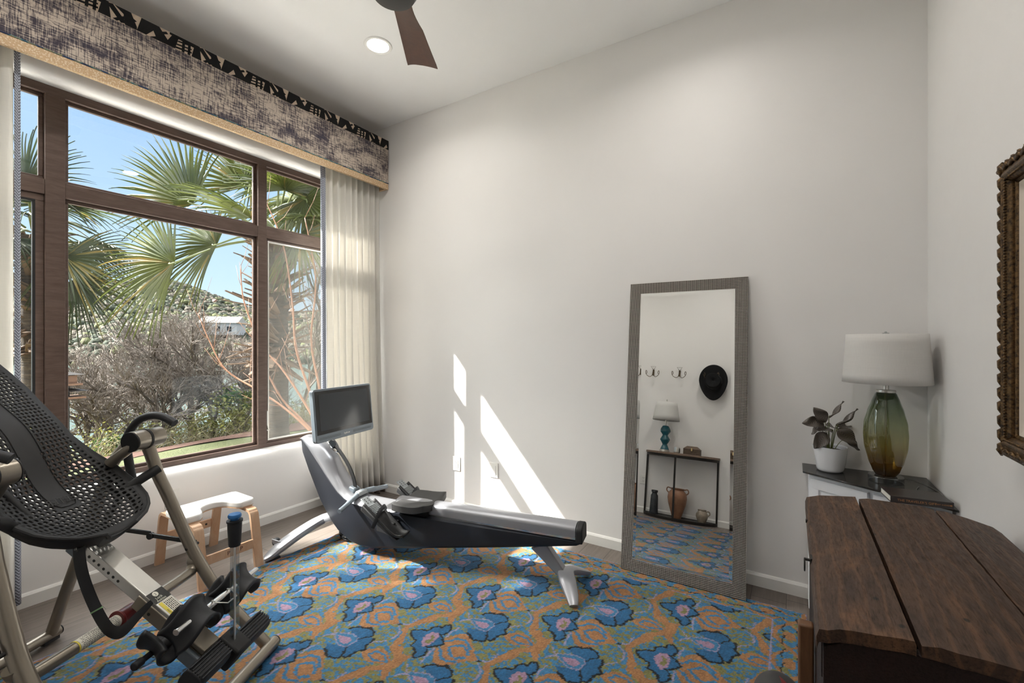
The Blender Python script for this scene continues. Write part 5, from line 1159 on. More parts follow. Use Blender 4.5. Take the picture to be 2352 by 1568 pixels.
mb = MB(); bbx(mb, .27, .56, -.0345, .0345, -.060, -.012); lo_ = mb.build('lower_boom_housing', M['champagne'], inv, bevel=.003)
mb = MB(); mb.lathe([(0, 0), (.0055, 0), (.0055, .0006), (0, .0006)], BP(.335, .0346, -.038), 14, im); mb.build('housing_hole', M['labelblack'], lo_)
mb = MB(); bbx(mb, -.02, .030, -.042, .042, -.052, .010); cap_ = mb.build('height_selector', M['slate'], inv, bevel=.004)
mb = MB(); bbx(mb, -.008, .028, -.034, .036, .0102, .0108); l1 = mb.build('number_label', M['labelblack'], cap_)
mb = MB(); mb.lathe([(0, 0), (.0085, 0), (.0085, .0005), (0, .0005)], BP(.010, .020, .0109), 20, bn); mb.build('number_disc', M['labelwhite'], l1)
text_mesh('numeral', '1', .012, M['darktext'], l1, BP(.014, .017, .0115), -im, -bd, .0002); 
text_mesh('lettering', 'Set', .010, M['lettering'], l1, BP(.009, .008, .0110), -im, -bd, .0002); text_mesh('lettering', 'Height', .010, M['lettering'], l1, BP(.020, .008, .0110), -im, -bd, .0002)
mb = MB(); bbx(mb, .290, .335, -.0295, .031, .0001, .0006); l2 = mb.build('number_label', M['labelblack'], bm)
mb = MB(); mb.lathe([(0, 0), (.0095, 0), (.0095, .0005), (0, .0005)], BP(.302, .006, .0007), 20, bn); mb.build('number_disc', M['labelwhite'], l2)
text_mesh('numeral', '2', .013, M['darktext'], l2, BP(.307, .010, .0013), -im, -bd, .0002)
text_mesh('lettering', 'Lock', .0125, M['lettering'], l2, BP(.322, .018, .0009), -im, -bd, .0002); text_mesh('lettering', 'Ankles', .0125, M['lettering'], l2, BP(.333, .022, .0009), -im, -bd, .0002)
mb = MB(); bbx(mb, .338, .415, -.025, .012, .0001, .0005); l3 = mb.build('caution_label', M['labelwhite'], bm)
mb = MB(); bbx(mb, .338, .415, .0125, .024, .0001, .0005); l4 = mb.build('caution_strip', M['labelyellow'], bm)
text_mesh('lettering', 'CAUTION', .0075, M['darktext'], l4, BP(.405, .021, .0007), -bd, im * -1, .0002)
mb = MB()
for k in range(6):
    a = .342
    while a < .408: l_ = rnd.uniform(.004, .010); bbx(mb, a, min(a + l_, .412), -.022 + k * .0056, -.0195 + k * .0056, .0005, .0008); a += l_ + .002
mb.build('fine_print', M['darktext'], l3)
# ankle holder assembly
mb = MB(); bbx(mb, .45, .625, -.052, .052, -.075, -.030); ank = mb.build('ankle_plate', M['slate'], inv, bevel=.004)
mb = MB()
for b_ in (-.030, -.008, .014, .036): bbx(mb, .45, .62, b_, b_ + .002, -.0299, -.0275)
for a_, b_ in ((.475, .045), (.59, .02)): mb.lathe([(0, 0), (.005, 0), (.004, .003), (0, .003)], BP(a_, .0525, -.05), 8, im)
mb.build('plate_rib', M['champagne'], ank)
mb = MB(); mb.tube([W(.93, .085, .388), W(.93, .455, .388)], .010, 14); mb.build('front_cup_bar', M['chrome'], inv, bevel=.001)
mb = MB(); mb.tube([W(.83, .10, .305), W(.83, .475, .305)], .009, 14); rb_ = mb.build('rear_cup_bar', M['blackrubber'], inv)
mb = MB(); mb.tube([W(.83, .462, .305), W(.83, .490, .305)], .0125, 14); mb.build('bar_end_knob', M['blackrubber'], rb_, bevel=.003)
for s_, w_, z_ in ((.93, .165, .388), (.93, .370, .388), (.83, .20, .305), (.83, .385, .305)):
    front = s_ > .9; c0 = W(s_, w_, z_); ax_ = bd; side = im; outw = bn
    mb = MB()
    def cup(u, v):
        # u around the ankle, v along the leg; opening faces the other cup
        a = radians(-118 + 236 * u) + (pi if front else 0); t = -1 + 2 * v
        r = .047 * (1 + .20 * t * t) + .004 * abs(t) ** 4
        lip = .012 * (abs(-1 + 2 * u)) ** 6
        dirv = -(ie * .72 + Vector((0, 0, .69))) if front else (ie * .6 + Vector((0, 0, .8)))
        dirv = dirv.normalized(); sd_ = side; al_ = dirv.cross(sd_).normalized()
        cc_ = c0 + dirv * (.030)
        return cc_ - dirv * ((r + lip) * cos(a) * (1 if not front else -1)) * 1.0 + sd_ * ((r + lip * 1.5) * sin(a)) + al_ * (.044 * t + .010 * cos(2 * a))
    mb.grid(26, 14, cup); cp = mb.build('ankle_cup', M['blackrubber'], inv, smooth=True, solid=.012, auto=False)
    mb = MB(); mb.tube([c0 - im * .02, c0 + im * .02], .016, 12); mb.build('cup_mount', M['blackplastic'], inv, bevel=.002)
for w_, lab in ((.19, 'f'), (.395, 'n')):
    c0 = W(.975, w_, .218 if w_ < .3 else .243); mb = MB(); v = []
    pr_ = []
    for k in range(24):
        a = 2 * pi * k / 24; r = .038 * (1 + (.05 if (k % 2 and 3 < k < 14) else 0)); q = 4
        rr_ = r / ((abs(cos(a)) ** q + abs(sin(a)) ** q) ** (1 / q)) * .9; pr_.append((rr_ * cos(a) * .95, rr_ * sin(a) * .95))
    mb.prism([c0 - im * .065 + bd * a + bn * b for a, b in pr_], im * .13); fr2 = mb.build('footrest_block', M['blackrubber'], inv, bevel=.004)
    mb = MB()
    for k in range(6): mb.obox(c0 + bn * .0345 + bd * (-.024 + k * .0095), bd * .0022, im * .062, bn * .0035)
    mb.build('tread_rib', M['blackrubber'], fr2, bevel=.001)
mb = MB(); mb.obox(W(.975, WC + .005, .232), bd * .042, im * .034, bn * .042); mb.build('footrest_hub', M['blackplastic'], inv, bevel=.008)
mb = MB(); mb.obox(W(.990, WC, .44), ie * .006, im * .0155, Vector((0, 0, .165))); rod = mb.build('extension_rod', M['acrylic'], inv, bevel=.002)
mb = MB(); mb.obox(W(.998, WC + .011, .42), ie * .0015, im * .0035, Vector((0, 0, .160))); mb.build('rod_edge', M['alu'], inv)
mb = MB(); mb.lathe([(.017, .572), (.0185, .578), (.0215, .642), (.0215, .650), (.024, .652), (.024, .658), (.019, .659), (0, .659)], W(.990, WC, 0), 28); gp = mb.build('rod_grip', M['blackrubber'], inv, smooth=True)
mb = MB(); mb.lathe([(0, .659), (.013, .659), (.013, .664), (.0195, .667), (.0205, .673), (.018, .678), (0, .680)], W(.990, WC, 0), 28); mb.build('release_button', M['blue'], inv, smooth=True)
mb = MB(); mb.tube([W(.93, .24, .40), W(.955, .25, .405), W(.985, .27, .395), W(.985, .31, .395), W(.95, .32, .40), W(.93, .31, .40)], .0025, 6); mb.build('wire_clip', M['nickel'], inv)
# hanging strap
stp = smoothpath([W(.545, .39, .62), W(.560, .40, .56), (W(.575, .40, .50)), W(.605, .40, .43), W(.640, .40, .370), W(.670, .40, .343), W(.705, .40, .347), W(.74, .385, .385), W(.775, .37, .425)], 6)
mb = MB(); n_ = len(stp); mb.tube(stp, [.019 if i < n_ * .68 else .019 - .012 * (i / n_ - .68) / .32 for i in range(n_)], 8, sq=(1, .07, .6), up=(cos(T), sin(T), -.2)); sp_ = mb.build('tether_strap', M['blackrubber'], inv, smooth=True)
mb = MB(); q = stp[20]; t_ = (stp[21] - stp[19]).normalized(); sw_ = Vector((cos(T), sin(T), -.2)); sw_ = (sw_ - t_ * sw_.dot(t_)).normalized(); mb.obox(q, t_ * .0022, sw_ * .0195, t_.cross(sw_) * .0022); mb.build('green_stripe', simple('green strap stripe', (.25, .45, .22), .7), sp_)
mb = MB(); mb.tube([W(.53, .37, .60), W(.545, .39, .625), W(.555, .41, .60), W(.545, .39, .585), W(.53, .37, .60)], .003, 6); mb.build('strap_ring', M['nickel'], inv)
# perforated bed
a_dir = (ie * .69 + Vector((0, 0, -.72))).normalized(); n_dir = im.cross(a_dir); n_dir = n_dir if n_dir.z > 0 else -n_dir
hwP = [(-.66, .08), (-.60, .105), (-.49, .125), (-.42, .139), (-.35, .150), (-.2, .147), (-.1, .150), (0, .172), (.08, .198), (.15, .203), (.2, .201), (.25, .186), (.29, .160), (.32, .125), (.34, .085), (.352, .045)]
def hw_(a): return interp(hwP, a)
def bed(a, b, off=0.0):
    h = hw_(a); w = b * h; k = min(1, max(0, (a + .1) / .4))
    c = (.010 + .045 * k) * abs(b) ** 2.6 + .055 * max(0, (a - .12) / .23) ** 2 * (1 - .3 * b * b) + .025 * math.exp(-((a + .16) / .12) ** 2) * (1 - b * b * .5) - .02 * math.exp(-((a - .07) / .1) ** 2) * (1 - b * b)
    return W(.312, WC + .022, .830) + a_dir * a + im * w + n_dir * (c - .016 + off)
mb = MB(); NA, NB = 58, 22; a0, a1 = -.64, .350
def solidc(i, j):
    a = a0 + (a1 - a0) * (i + .5) / NA; b = (j + .5) / NB * 2 - 1; w = abs(b * hw_(a))
    strip = .036 if a < .13 else .036 - .010 * max(0, (a - .13) / .05)
    if j in (0, NB - 1) : return True
    if i >= NA - 2 or i < 1: return True
    if a < .185 and w < strip: return True
    if abs(a + .26) < .012: return False
    return False
for i in range(NA):
    for j in range(NB):
        off = .5 if i % 2 else 0
        A0 = a0 + (a1 - a0) * i / NA; A1 = a0 + (a1 - a0) * (i + 1) / NA; B0 = j / NB * 2 - 1; B1 = (j + 1) / NB * 2 - 1
        if solidc(i, j): mb.add([bed(A0, B0), bed(A1, B0), bed(A1, B1), bed(A0, B1)], [(0, 1, 2, 3)]); continue
        outer = []; inner = []
        edge = j in (1, NB - 2)
        for k in range(8):
            t = 2 * pi * k / 8 + pi / 8
            ca, sb = cos(t), sin(t); mxx = max(abs(ca), abs(sb)); outer.append((.5 + .5 * ca / mxx, .5 + .5 * sb / mxx))
            ra2, rb2 = (.37, .34) if not edge else (.2, .22)
            inner.append((.5 + ra2 * math.copysign(abs(ca) ** .8, ca), .5 + rb2 * math.copysign(abs(sb) ** .8, sb) + (.1 if i % 2 else -.1)))
        corners = [(0, 0), (1, 0), (1, 1), (0, 1)]
        P = [bed(A0 + (A1 - A0) * x, B0 + (B1 - B0) * y) for x, y in outer] + [bed(A0 + (A1 - A0) * x, B0 + (B1 - B0) * y) for x, y in inner] + [bed(A0 + (A1 - A0) * x, B0 + (B1 - B0) * y) for x, y in corners]
        F = [(k, (k + 1) % 8, 8 + (k + 1) % 8, 8 + k) for k in range(8)]
        # corner triangles: outer points sit on edges either side of the corners
        for ci, (x, y) in enumerate(corners):
            near2 = sorted(range(8), key=lambda q_: (outer[q_][0] - x) ** 2 + (outer[q_][1] - y) ** 2)[:2]
            near2.sort()
            if near2 == [0, 7]: near2 = [7, 0]
            F.append((near2[1], near2[0], 16 + ci))
        mb.add(P, F)
bedo = mb.build('perforated_bed', M['blackplastic'], inv, solid=.006, weld=True, auto=False)
bedo.data.polygons.foreach_set('use_smooth', [True] * len(bedo.data.polygons))
try: bedo.data.set_sharp_from_angle(angle=radians(50))
except Exception: pass
# rolled rim and under frame
mb = MB(); rim = [bed(a0 + (a1 - a0) * k / 40, 1, -.004) for k in range(41)] + [bed(.353, 1 - 2 * k / 10, -.004) for k in range(1, 10)] + [bed(a1 - (a1 - a0) * k / 40, -1, -.004) for k in range(41)]
mb.tube(rim, .0065, 8); mb.build('bed_rim', M['blackplastic'], inv, smooth=True)
mb = MB(); mb.grid(20, 10, lambda u, v: bed(.10 + .235 * v, -.95 + 1.9 * u, -.012 - .020 * sin(pi * u) * (1 - .2 * v)), flip=True)
mb = MB()
def apron(u, v):
    k = u * 80; 
    a = .02 + .33 * min(1, k / 30) if k <= 30 else (.35 if k <= 50 else .35 - .33 * (k - 50) / 30)
    b = 1 if k <= 30 else (1 - 2 * (k - 30) / 20 if k <= 50 else -1)
    d_ = .045 * sin(pi * min(1, max(0, u))) ** .5
    return bed(a, b * (1 - .10 * v), -.004 - d_ * v)
mb.grid(80, 4, apron); mb.build('bed_skirt', M['blackplastic'], inv, smooth=True, solid=.004, auto=False)
mb = MB(); mb.tube([W(.20, WC - .13, .93), W(.32, WC - .15, .80), W(.44, WC - .13, .665), W(.50, WC, .60), W(.44, WC + .13, .665), W(.32, WC + .15, .80), W(.20, WC + .13, .93)], .012, 10); mb.build('bed_frame', M['blackplastic'], inv, smooth=True)
text_mesh('embossed_lettering', 'TEETER', .034, M['darktext'], bedo, bed(.150, -.28, .0062), im, -a_dir, .0005)
mb = MB(); pts = [bed(-.60 + .745 * k / 30, -.035 / hw_(-.60 + .745 * k / 30) * (1 if k < 26 else 1), .0045) for k in range(31)] + [bed(.165, -.5 * .045 / .2, .0045), bed(.168, 0, .0045), bed(.165, .5 * .045 / .2, .0045)] + [bed(-.60 + .745 * (30 - k) / 30, .035 / hw_(-.60 + .745 * (30 - k) / 30), .0045) for k in range(31)]
mb.tube(pts, .0011, 5); mb.build('seam_line', M['blackgloss'], bedo)

# ================================================================== OUTSIDE
def at(px, py, D):       # a point seen at (px,py) at depth D
    u = (px - 1176) / FPX; v = (HZ - py) / FPX
    return Vector(((-sin(T) + cos(T) * u) * D, (cos(T) + sin(T) * u) * D, H + v * D))
GZ = -.30
def gz(x, y):            # garden height: level lawn, then a bank down to the lake
    d = -x - 7.6 + .12 * sin(y * .9) + .35 * max(0, 3 - y) * 0
    return GZ - (0 if d < 0 else (min(d, 14) ** 1.25) * .15) + .02 * sin(x * 3.1) * sin(y * 2.3)
mb = MB(); mb.grid(44, 40, lambda u, v: (lambda x, y: (x, y, gz(x, y)))(-3.36 - 4.6 * u, -14 + 34 * v)); o = mb.build('lawn', M['lawn'], smooth=True, kind='structure', auto=False)
mb = MB(); mb.box((-5.55, -3.2, GZ - .05), (-3.36, 8.5, GZ + .06)); mb.build('bounce_patio', simple('added pale bounce paving', (.80, .77, .72), .7, var=.04, ns=3), kind='structure')  # unseen pale slab added below the sill to bounce sun onto the ceiling
mb = MB(); mb.grid(40, 50, lambda u, v: (lambda x, y: (x, y, gz(x, y) + (.004 if u < .02 else 0)))(-7.96 - 24 * u, -24 + 64 * v)); mb.build('lake_bank', M['bank'], smooth=True, kind='structure', auto=False)
mb = MB(); mb.grid(12, 60, lambda u, v: (lambda x, y: (x, y, gz(x, y) + .012 + .02 * sin(pi * u)))(-7.45 - 1.1 * u - .12 * sin(v * 31) * (1 if u < .5 else 0), -8 + 24 * v)); tag(mb.build('mulch_bed', M['mulch'], smooth=True, auto=False), 'strip of red brown pine mulch between the lawn and the brush', 'mulch', kind='stuff')
mb = MB(); mb.grid(2, 2, lambda u, v: (-18 - 130 * u, -160 + 420 * v, -3.6)); mb.build('lake', M['water'], kind='structure')
# hill
rnd = random.Random(7)
ridge = [(-900, 700), (-300, 690), (0, 700), (60, 668), (150, 676), (230, 664), (300, 655), (350, 656), (420, 672), (480, 690), (540, 708), (600, 722), (680, 728), (760, 730), (900, 735), (1400, 740)]
def hill(px_, t):
    D = 95 + 190 * t; yr = interp(ridge, px_); zr = H + (HZ - yr) / FPX * 285
    p = at(px_, HZ, D); k = t ** .8
    z = -3.8 + (zr + 3.8) * (.06 * min(1, t * 8) + .94 * (3 * k * k - 2 * k ** 3)) + 2.2 * sin(p.x * .06 + p.y * .05) * sin(pi * t)
    return Vector((p.x, p.y, z))
mb = MB(); mb.grid(90, 40, lambda u, v: hill(-700 + 1900 * u, v)); mb.grid(30, 2, lambda u, v: hill(-700 + 1900 * u, 1) + Vector((-20 * v, 30 * v, -45 * v)) * 1.0); mb.build('hillside', M['hill'], smooth=True, kind='structure', auto=False)
# woodland on the hill: uncountable canopy
ico = []
for k in range(3):
    q = MB(); q.sphere((0, 0, 0), 1, 7, 5); r3 = random.Random(k); ico.append(([Vector(p) * r3.uniform(.78, 1.2) for p in q.v], q.f))
mbs = [MB(), MB(), MB()]
for k in range(10000):
    u = rnd.random(); t = rnd.random() ** .8; p = hill(-150 + 1100 * u, t); r = rnd.uniform(.6, 1.7); iv, if_ = ico[k % 3]
    mbs[rnd.choice((0, 0, 1, 1, 2))].add([(p.x + q_.x * r, p.y + q_.y * r, p.z + r * .5 + q_.z * r * .9) for q_ in iv], if_)
cm = [('dark cedar canopy', (.012, .019, .006)), ('grey bare canopy', (.05, .041, .027)), ('new spring canopy', (.052, .058, .014))]
for q, (nm, c) in zip(mbs, cm):
    m_ = N(nm); f_ = m_.noise(.9, None, 4, .7); m_.set(m_.mix(f_, tuple(x * .6 for x in c), tuple(x * 1.5 for x in c)), .9); m_.bump(f_, 1, .6)
    tag(q.build('hillside_canopy', m_.m, smooth=True, auto=False), {'dark cedar canopy': 'dark green cedars covering the far hillside', 'grey bare canopy': 'grey leafless trees covering the far hillside', 'new spring canopy': 'yellow green spring trees covering the far hillside'}[nm], 'trees', kind='stuff')
def house(px_, py_, D, w, h, d, wall, roof, name, label, rot=.3):
    c_ = at(px_, py_, D); t = thing(name, label, 'house', (c_.x, c_.y, c_.z - h)); a = Vector((cos(rot), sin(rot), 0)); b = Vector((-sin(rot), cos(rot), 0)); up = Vector((0, 0, 1)); c0 = c_ - up * h / 2
    mb = MB(); mb.obox(c0, a * w / 2, b * d / 2, up * h / 2); mb.build('walls', wall, t)
    mb = MB(); q = [c_ - a * (w / 2 + .3) - b * (d / 2 + .3), c_ - a * (w / 2 + .3) + b * (d / 2 + .3), c_ - a * (w / 2 + .3) + up * h * .55]; mb.prism(q, a * (w + .6)); mb.build('roof', roof, t)
    for k in range(3):
        mb = MB(); mb.obox(c0 + a * (w * (-.3 + .3 * k)) - b * (d / 2 + .02), a * w * .06, b * .04, up * h * .2); mb.build('window', M['blackgloss'], t)
    return t
house(512, 742, 120, 9, 3.2, 6, M['housewhite'], M['rooftan2'], 'lake_house', 'white gabled house across the lake, between the bare tree and palm trunk', .75)
house(478, 696, 215, 7, 3.5, 6, M['brick'], M['rooftan'], 'hilltop_house', 'stone house with terracotta roof high on the hill', .6)
house(62, 822, 100, 9, 3, 6, M['brick'], M['rooftan2'], 'shore_house', 'low house on the far shore seen through the left window pane', .9)

# fan palms
def frond(mb, hub, d, nrm, R, span, nb, droop=.25, rnd=random, w=.022, split=.42):
    # hub: centre of leaf; d: central direction; nrm: leaf normal
    d = Vector(d).normalized(); n = Vector(nrm); n = (n - d * n.dot(d)).normalized(); s = d.cross(n)
    for i in range(nb):
        a = span * (-1 + 2 * i / (nb - 1)) + rnd.uniform(-.02, .02); L = R * (1 - .22 * (abs(a) / span) ** 3) * rnd.uniform(.92, 1.06)
        dr = (d * cos(a) + s * sin(a)); sid = n.cross(dr)
        fold = n * .010 * (1 if i % 2 else -1)
        pts = []; dd = droop * rnd.uniform(.5, 1.6)
        for k, (t, ww) in enumerate(((0, .004), (.2, .014), (split, .019), (.68, .011), (.86, .005), (1, .0006))):
            sag = max(0, t - .35) ** 2 * dd * R
            c = hub + dr * (L * t) + Vector((0, 0, -1)) * sag + n * (-.10 * R * t * t)
            pts.append((c, ww * R / 1.0 * .95))
        v = []
        for c, ww in pts: v += [c - sid * ww - fold * .6, c + fold * 1.0, c + sid * ww - fold * .6]
        F = []
        for k in range(len(pts) - 1):
            b0 = k * 3; F += [(b0, b0 + 1, b0 + 4, b0 + 3), (b0 + 1, b0 + 2, b0 + 5, b0 + 4)]
        mb.add(v, F, 1 if rnd.random() < .07 else 0)
def palm(name, label, base, crown, seed, specs, nrand, R=1.0, skirt=True, mat='palm', zmin=-.35, hem=.9):
    rnd = random.Random(seed); t = thing(name, label, 'palm tree', base, 'fan palms outside the window')
    base = Vector(base); crown = Vector(crown)
    mb = MB(); mb.tube([base - Vector((0, 0, .1)), base + Vector((0, 0, .25)), base.lerp(crown, .5), crown - Vector((0, 0, .1))], [.20, .16, .145, .17], 20); mb.build('trunk', M['bark'], t, smooth=True)
    if skirt:
        mb = MB()
        for k in range(150):
            f = rnd.random(); z = crown.z - 2.1 + 2.05 * f; a = rnd.uniform(0, 2 * pi); p = Vector((crown.x, crown.y, z)); o_ = Vector((cos(a), sin(a), 0)); L = rnd.uniform(.20, .42) * (.6 + .9 * min(1, (1 - abs(f - .45)) )); up_ = rnd.uniform(.1, 1.0) if f > .25 else rnd.uniform(-.8, .5)
            dd = (o_ + Vector((0, 0, up_))).normalized(); sd_ = Vector((-o_.y, o_.x, 0)); w = rnd.uniform(.035, .06)
            q0 = p + o_ * .12; q1 = q0 + dd * L * .6; q2 = q0 + dd * L + o_ * .05
            mb.hexa([q0 - sd_ * w * 1.3, q0 + sd_ * w * 1.3, q0 + sd_ * w * 1.3 + Vector((0, 0, .03)), q0 - sd_ * w * 1.3 + Vector((0, 0, .03)), q2 - sd_ * w * .5, q2 + sd_ * w * .5, q2 + sd_ * w * .5 + Vector((0, 0, .012)), q2 - sd_ * w * .5 + Vector((0, 0, .012))])
        mb.build('old_leaf_bases', M['boot'], t)
    L_ = list(specs)
    for k in range(nrand):
        a = 2 * pi * (k * .381966) + rnd.uniform(-.2, .2); el = rnd.uniform(zmin, 1.1)
        o_ = Vector((cos(a) * cos(el), sin(a) * cos(el), sin(el))); r = R * rnd.uniform(.55, .85)
        hub = crown + o_ * r
        if skirt and mat == 'palm' and o_.x * cos(T) + o_.y * sin(T) < -.15 and o_.z < .75: continue
        L_.append((hub, (o_ + Vector((0, 0, -.25))), Vector((0, 0, 1)) + o_ * rnd.uniform(-.3, .5), R * rnd.uniform(.75, .98), 1.9))
    for hub, d, nrm, r, span in L_:
        hub = Vector(hub); mb = MB(); frond(mb, hub, d, nrm, r, span, 38, rnd=rnd); f_ = mb.build('frond', [M[mat], M['palmdry']], t, auto=False)
        mb = MB(); s0 = crown + (hub - crown).normalized() * .1; mid = (s0 + hub) / 2 + Vector((0, 0, .08)); mb.tube(smoothpath([s0, mid, hub, hub + Vector(d).normalized() * .06], 4), [.018] * 5 + [.012] * 4 + [.009] * 4, 6); mb.build('petiole', M['petiole'], f_, smooth=True, auto=False)
    return t
vr3 = Vector((cos(T), sin(T), 0)); vf3 = Vector((-sin(T), cos(T), 0)); vu3 = Vector((0, 0, 1))
def vd(a, b, c): return vr3 * a + vu3 * b + vf3 * c
c_ = at(637, 545, 6.8)
sp_ = [(at(442, 468, 6.2), vd(-.72, .72, -.1), vd(.05, .0, -1), 1.25, 1.15), (at(401, 603, 5.9), vd(-1, .02, 0), vd(.05, .15, -1), 1.12, 1.35), (at(497, 562, 6.2), vd(-.9, .1, .1), vd(.1, .35, -1), 1.0, 1.5),
       (at(700, 458, 6.3), vd(.45, -.7, 0), vd(-.1, .3, -1), 1.0, 1.9), (at(560, 430, 6.6), vd(-.35, .8, .1), vd(.2, .1, -1), 1.05, 1.5), (at(640, 430, 6.6), vd(.3, .8, 0), vd(0, .2, -1), 1.0, 1.6), (at(575, 500, 6.0), vd(-.2, .25, -.6), vd(0, .8, -.5), .95, 1.7), (at(690, 540, 6.2), vd(.7, -.25, -.2), vd(0, .6, -1), .95, 1.7)]
palm('fan_palm', 'fan palm with shaggy trunk just outside, behind the right mullion', (c_.x, c_.y, gz(c_.x, c_.y)), c_, 3, sp_, 15, zmin=.15)
c_ = at(75, 530, 7.6)
sp_ = [(at(150, 590, 7.0), vd(.8, -.55, 0), vd(0, .5, -1), 1.0, 1.7), (at(60, 420, 7.2), vd(.3, .8, 0), vd(0, .1, -1), 1.1, 1.6), (at(175, 640, 7.2), vd(.45, -.9, 0), vd(0, .4, -1), .95, 1.5)]
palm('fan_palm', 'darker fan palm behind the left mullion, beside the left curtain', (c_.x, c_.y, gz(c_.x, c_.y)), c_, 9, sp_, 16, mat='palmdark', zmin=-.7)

# bare trees
def branch_tree(seed, base, h, lean, depth, r0, spread, mbs, twist=.5, nside=4, kids=3, up=.25, shrink=.74, box=None):
    rnd = random.Random(seed)
    def grow(p, d, L, r, lv):
        n = 3; path = [p]; dd = d.copy()
        for i in range(n):
            dd = (dd + Vector((rnd.uniform(-1, 1), rnd.uniform(-1, 1), rnd.uniform(-.6, .6 + up))) * twist * .35).normalized(); path.append(path[-1] + dd * (L / n))
        mbs[0 if lv < 4 else 1].tube(path, [r, r * .9, r * .8, r * .7], nside if lv < 3 else 3, caps=False)
        if lv >= depth: return
        k = kids + (1 if rnd.random() < .35 else 0)
        for i in range(k):
            q = path[-1] if i < 2 else path[rnd.choice((1, 2))]
            nd = (dd + Vector((rnd.uniform(-1, 1), rnd.uniform(-1, 1), rnd.uniform(-.5, .75))) * spread).normalized()
            grow(q, nd, L * shrink * rnd.uniform(.75, 1.15), max(.0018, r * (.62 if i else .72)), lv + 1)
    grow(Vector(base), Vector(lean).normalized(), h, r0, 0)
def bare_tree(label, base, h, lean, depth, r0, spread, seed, mat1='branch', mat2='twig', kids=3, stems=1, name='bare_tree', cat='tree', group='leafless trees on the bank', **k):
    t = thing(name, label, cat, base, group); a, b = MB(), MB(); rnd = random.Random(seed)
    for s in range(stems):
        ln = Vector(lean) + Vector((rnd.uniform(-1, 1), rnd.uniform(-1, 1), 0)) * (.5 if stems > 1 else 0)
        branch_tree(seed + s, base, h, ln, depth, r0, spread, (a, b), kids=kids, **k)
    a.build('branches', M[mat1], t, auto=False); 
    if b.f: tag(b.build('twigs', M[mat2], t, auto=False), kind='stuff')
    return t
def gp_(px_, D, dz=0):
    p = at(px_, HZ, D); return Vector((p.x, p.y, gz(p.x, p.y) + dz))
bare_tree('broad leafless tree leaning left in the middle of the view, before the lake', gp_(440, 9.0), .95, (-.3, .1, 1), 7, .075, .78, 11)
bare_tree('leafless tree behind the broad one, toward the palm trunk', gp_(520, 10.5), .9, (.1, .2, 1), 6, .06, .75, 23)
bare_tree('leafless tree at the left of the large pane, behind the feeder', gp_(265, 9.4), .88, (-.2, 0, 1), 6, .06, .8, 37)
bare_tree('distant leafless tree near the far left pane', gp_(70, 12), 1.05, (0, 0, 1), 6, .10, .72, 41)
bare_tree('slender leafless tree seen through the right pane, behind the palm', gp_(725, 9.0), 1.3, (.1, .1, 1), 7, .08, .6, 51)
bare_tree('leafless tree right of the palm trunk, near the corner', gp_(690, 12.5), 1.5, (.1, .1, 1), 6, .08, .6, 57)
for k_, (a_, D_, sd_, lb_) in enumerate(((330, 9.8, 81, 'leafless tree left of the broad one, below the hanging frond'), (390, 11.2, 83, 'leafless tree behind the broad one, before the white house'), (490, 8.6, 87, 'leafless tree just left of the palm trunk, over the green shrub'), (200, 10.4, 91, 'leafless tree right of the feeder, farther down the bank'), (600, 10.2, 93, 'leafless tree behind the palm trunk and mullion'), (185, 9.0, 95, 'leafless tree just right of the left mullion, nearest the feeder'), (300, 8.9, 97, 'leafless tree above the low dark green plant'))):
    bare_tree(lb_, gp_(a_, D_), .82, (.15 * (-1) ** k_, .1, 1), 6, .045, .9, sd_)
bare_tree('low tangled bare shrub leaning over the bank at centre left', gp_(340, 8.6), .75, (.3, .5, .7), 6, .05, .85, 61, stems=2, name='bare_shrub', cat='shrub', group='bare shrubs on the bank')
bare_tree('low tangled bare shrub on the bank at left', gp_(200, 8.8), .75, (-.3, .2, .7), 6, .05, .85, 67, stems=2, name='bare_shrub', cat='shrub', group='bare shrubs on the bank')
bare_tree('low tangled bare shrub beside the palm trunk', gp_(560, 9.0), .7, (-.1, .1, .8), 6, .05, .85, 71, stems=2, name='bare_shrub', cat='shrub', group='bare shrubs on the bank')
t = thing('young_tree', 'red brown young multi-stemmed tree just outside the right pane', 'tree', gp_(748, 5.2))
for k, pts in enumerate(([(748, 1012), (700, 925), (650, 850), (600, 790), (560, 690), (553, 610)], [(748, 1012), (712, 900), (680, 800), (672, 700), (650, 560), (600, 440)], [(746, 1012), (735, 900), (715, 780), (725, 640), (700, 500)], [(740, 1016), (670, 950), (600, 900), (520, 850), (480, 780), (455, 720)], [(742, 1014), (690, 960), (640, 905), (600, 820), (588, 760)])):
    mb = MB(); P = smoothpath([at(x, y, 5.2 + .1 * k + .05 * i) for i, (x, y) in enumerate(pts)], 6); n_ = len(P); mb.tube(P, [.016 * (1 - .8 * i / n_) + .002 for i in range(n_)], 6)
    rr = random.Random(k)
    for i in range(6, n_, 2):
        d_ = (P[i] - P[i - 1]).normalized(); q = P[i]; dv = (d_ + Vector((rr.uniform(-1, 1), rr.uniform(-1, 1), rr.uniform(-.3, 1)))).normalized(); L = rr.uniform(.15, .5)
        mb.tube([q, q + dv * L * .5, q + dv * L + Vector((0, 0, .08))], [.004, .003, .0015], 4)
    mb.build('stem', M['redtwig'], t, smooth=True, auto=False)
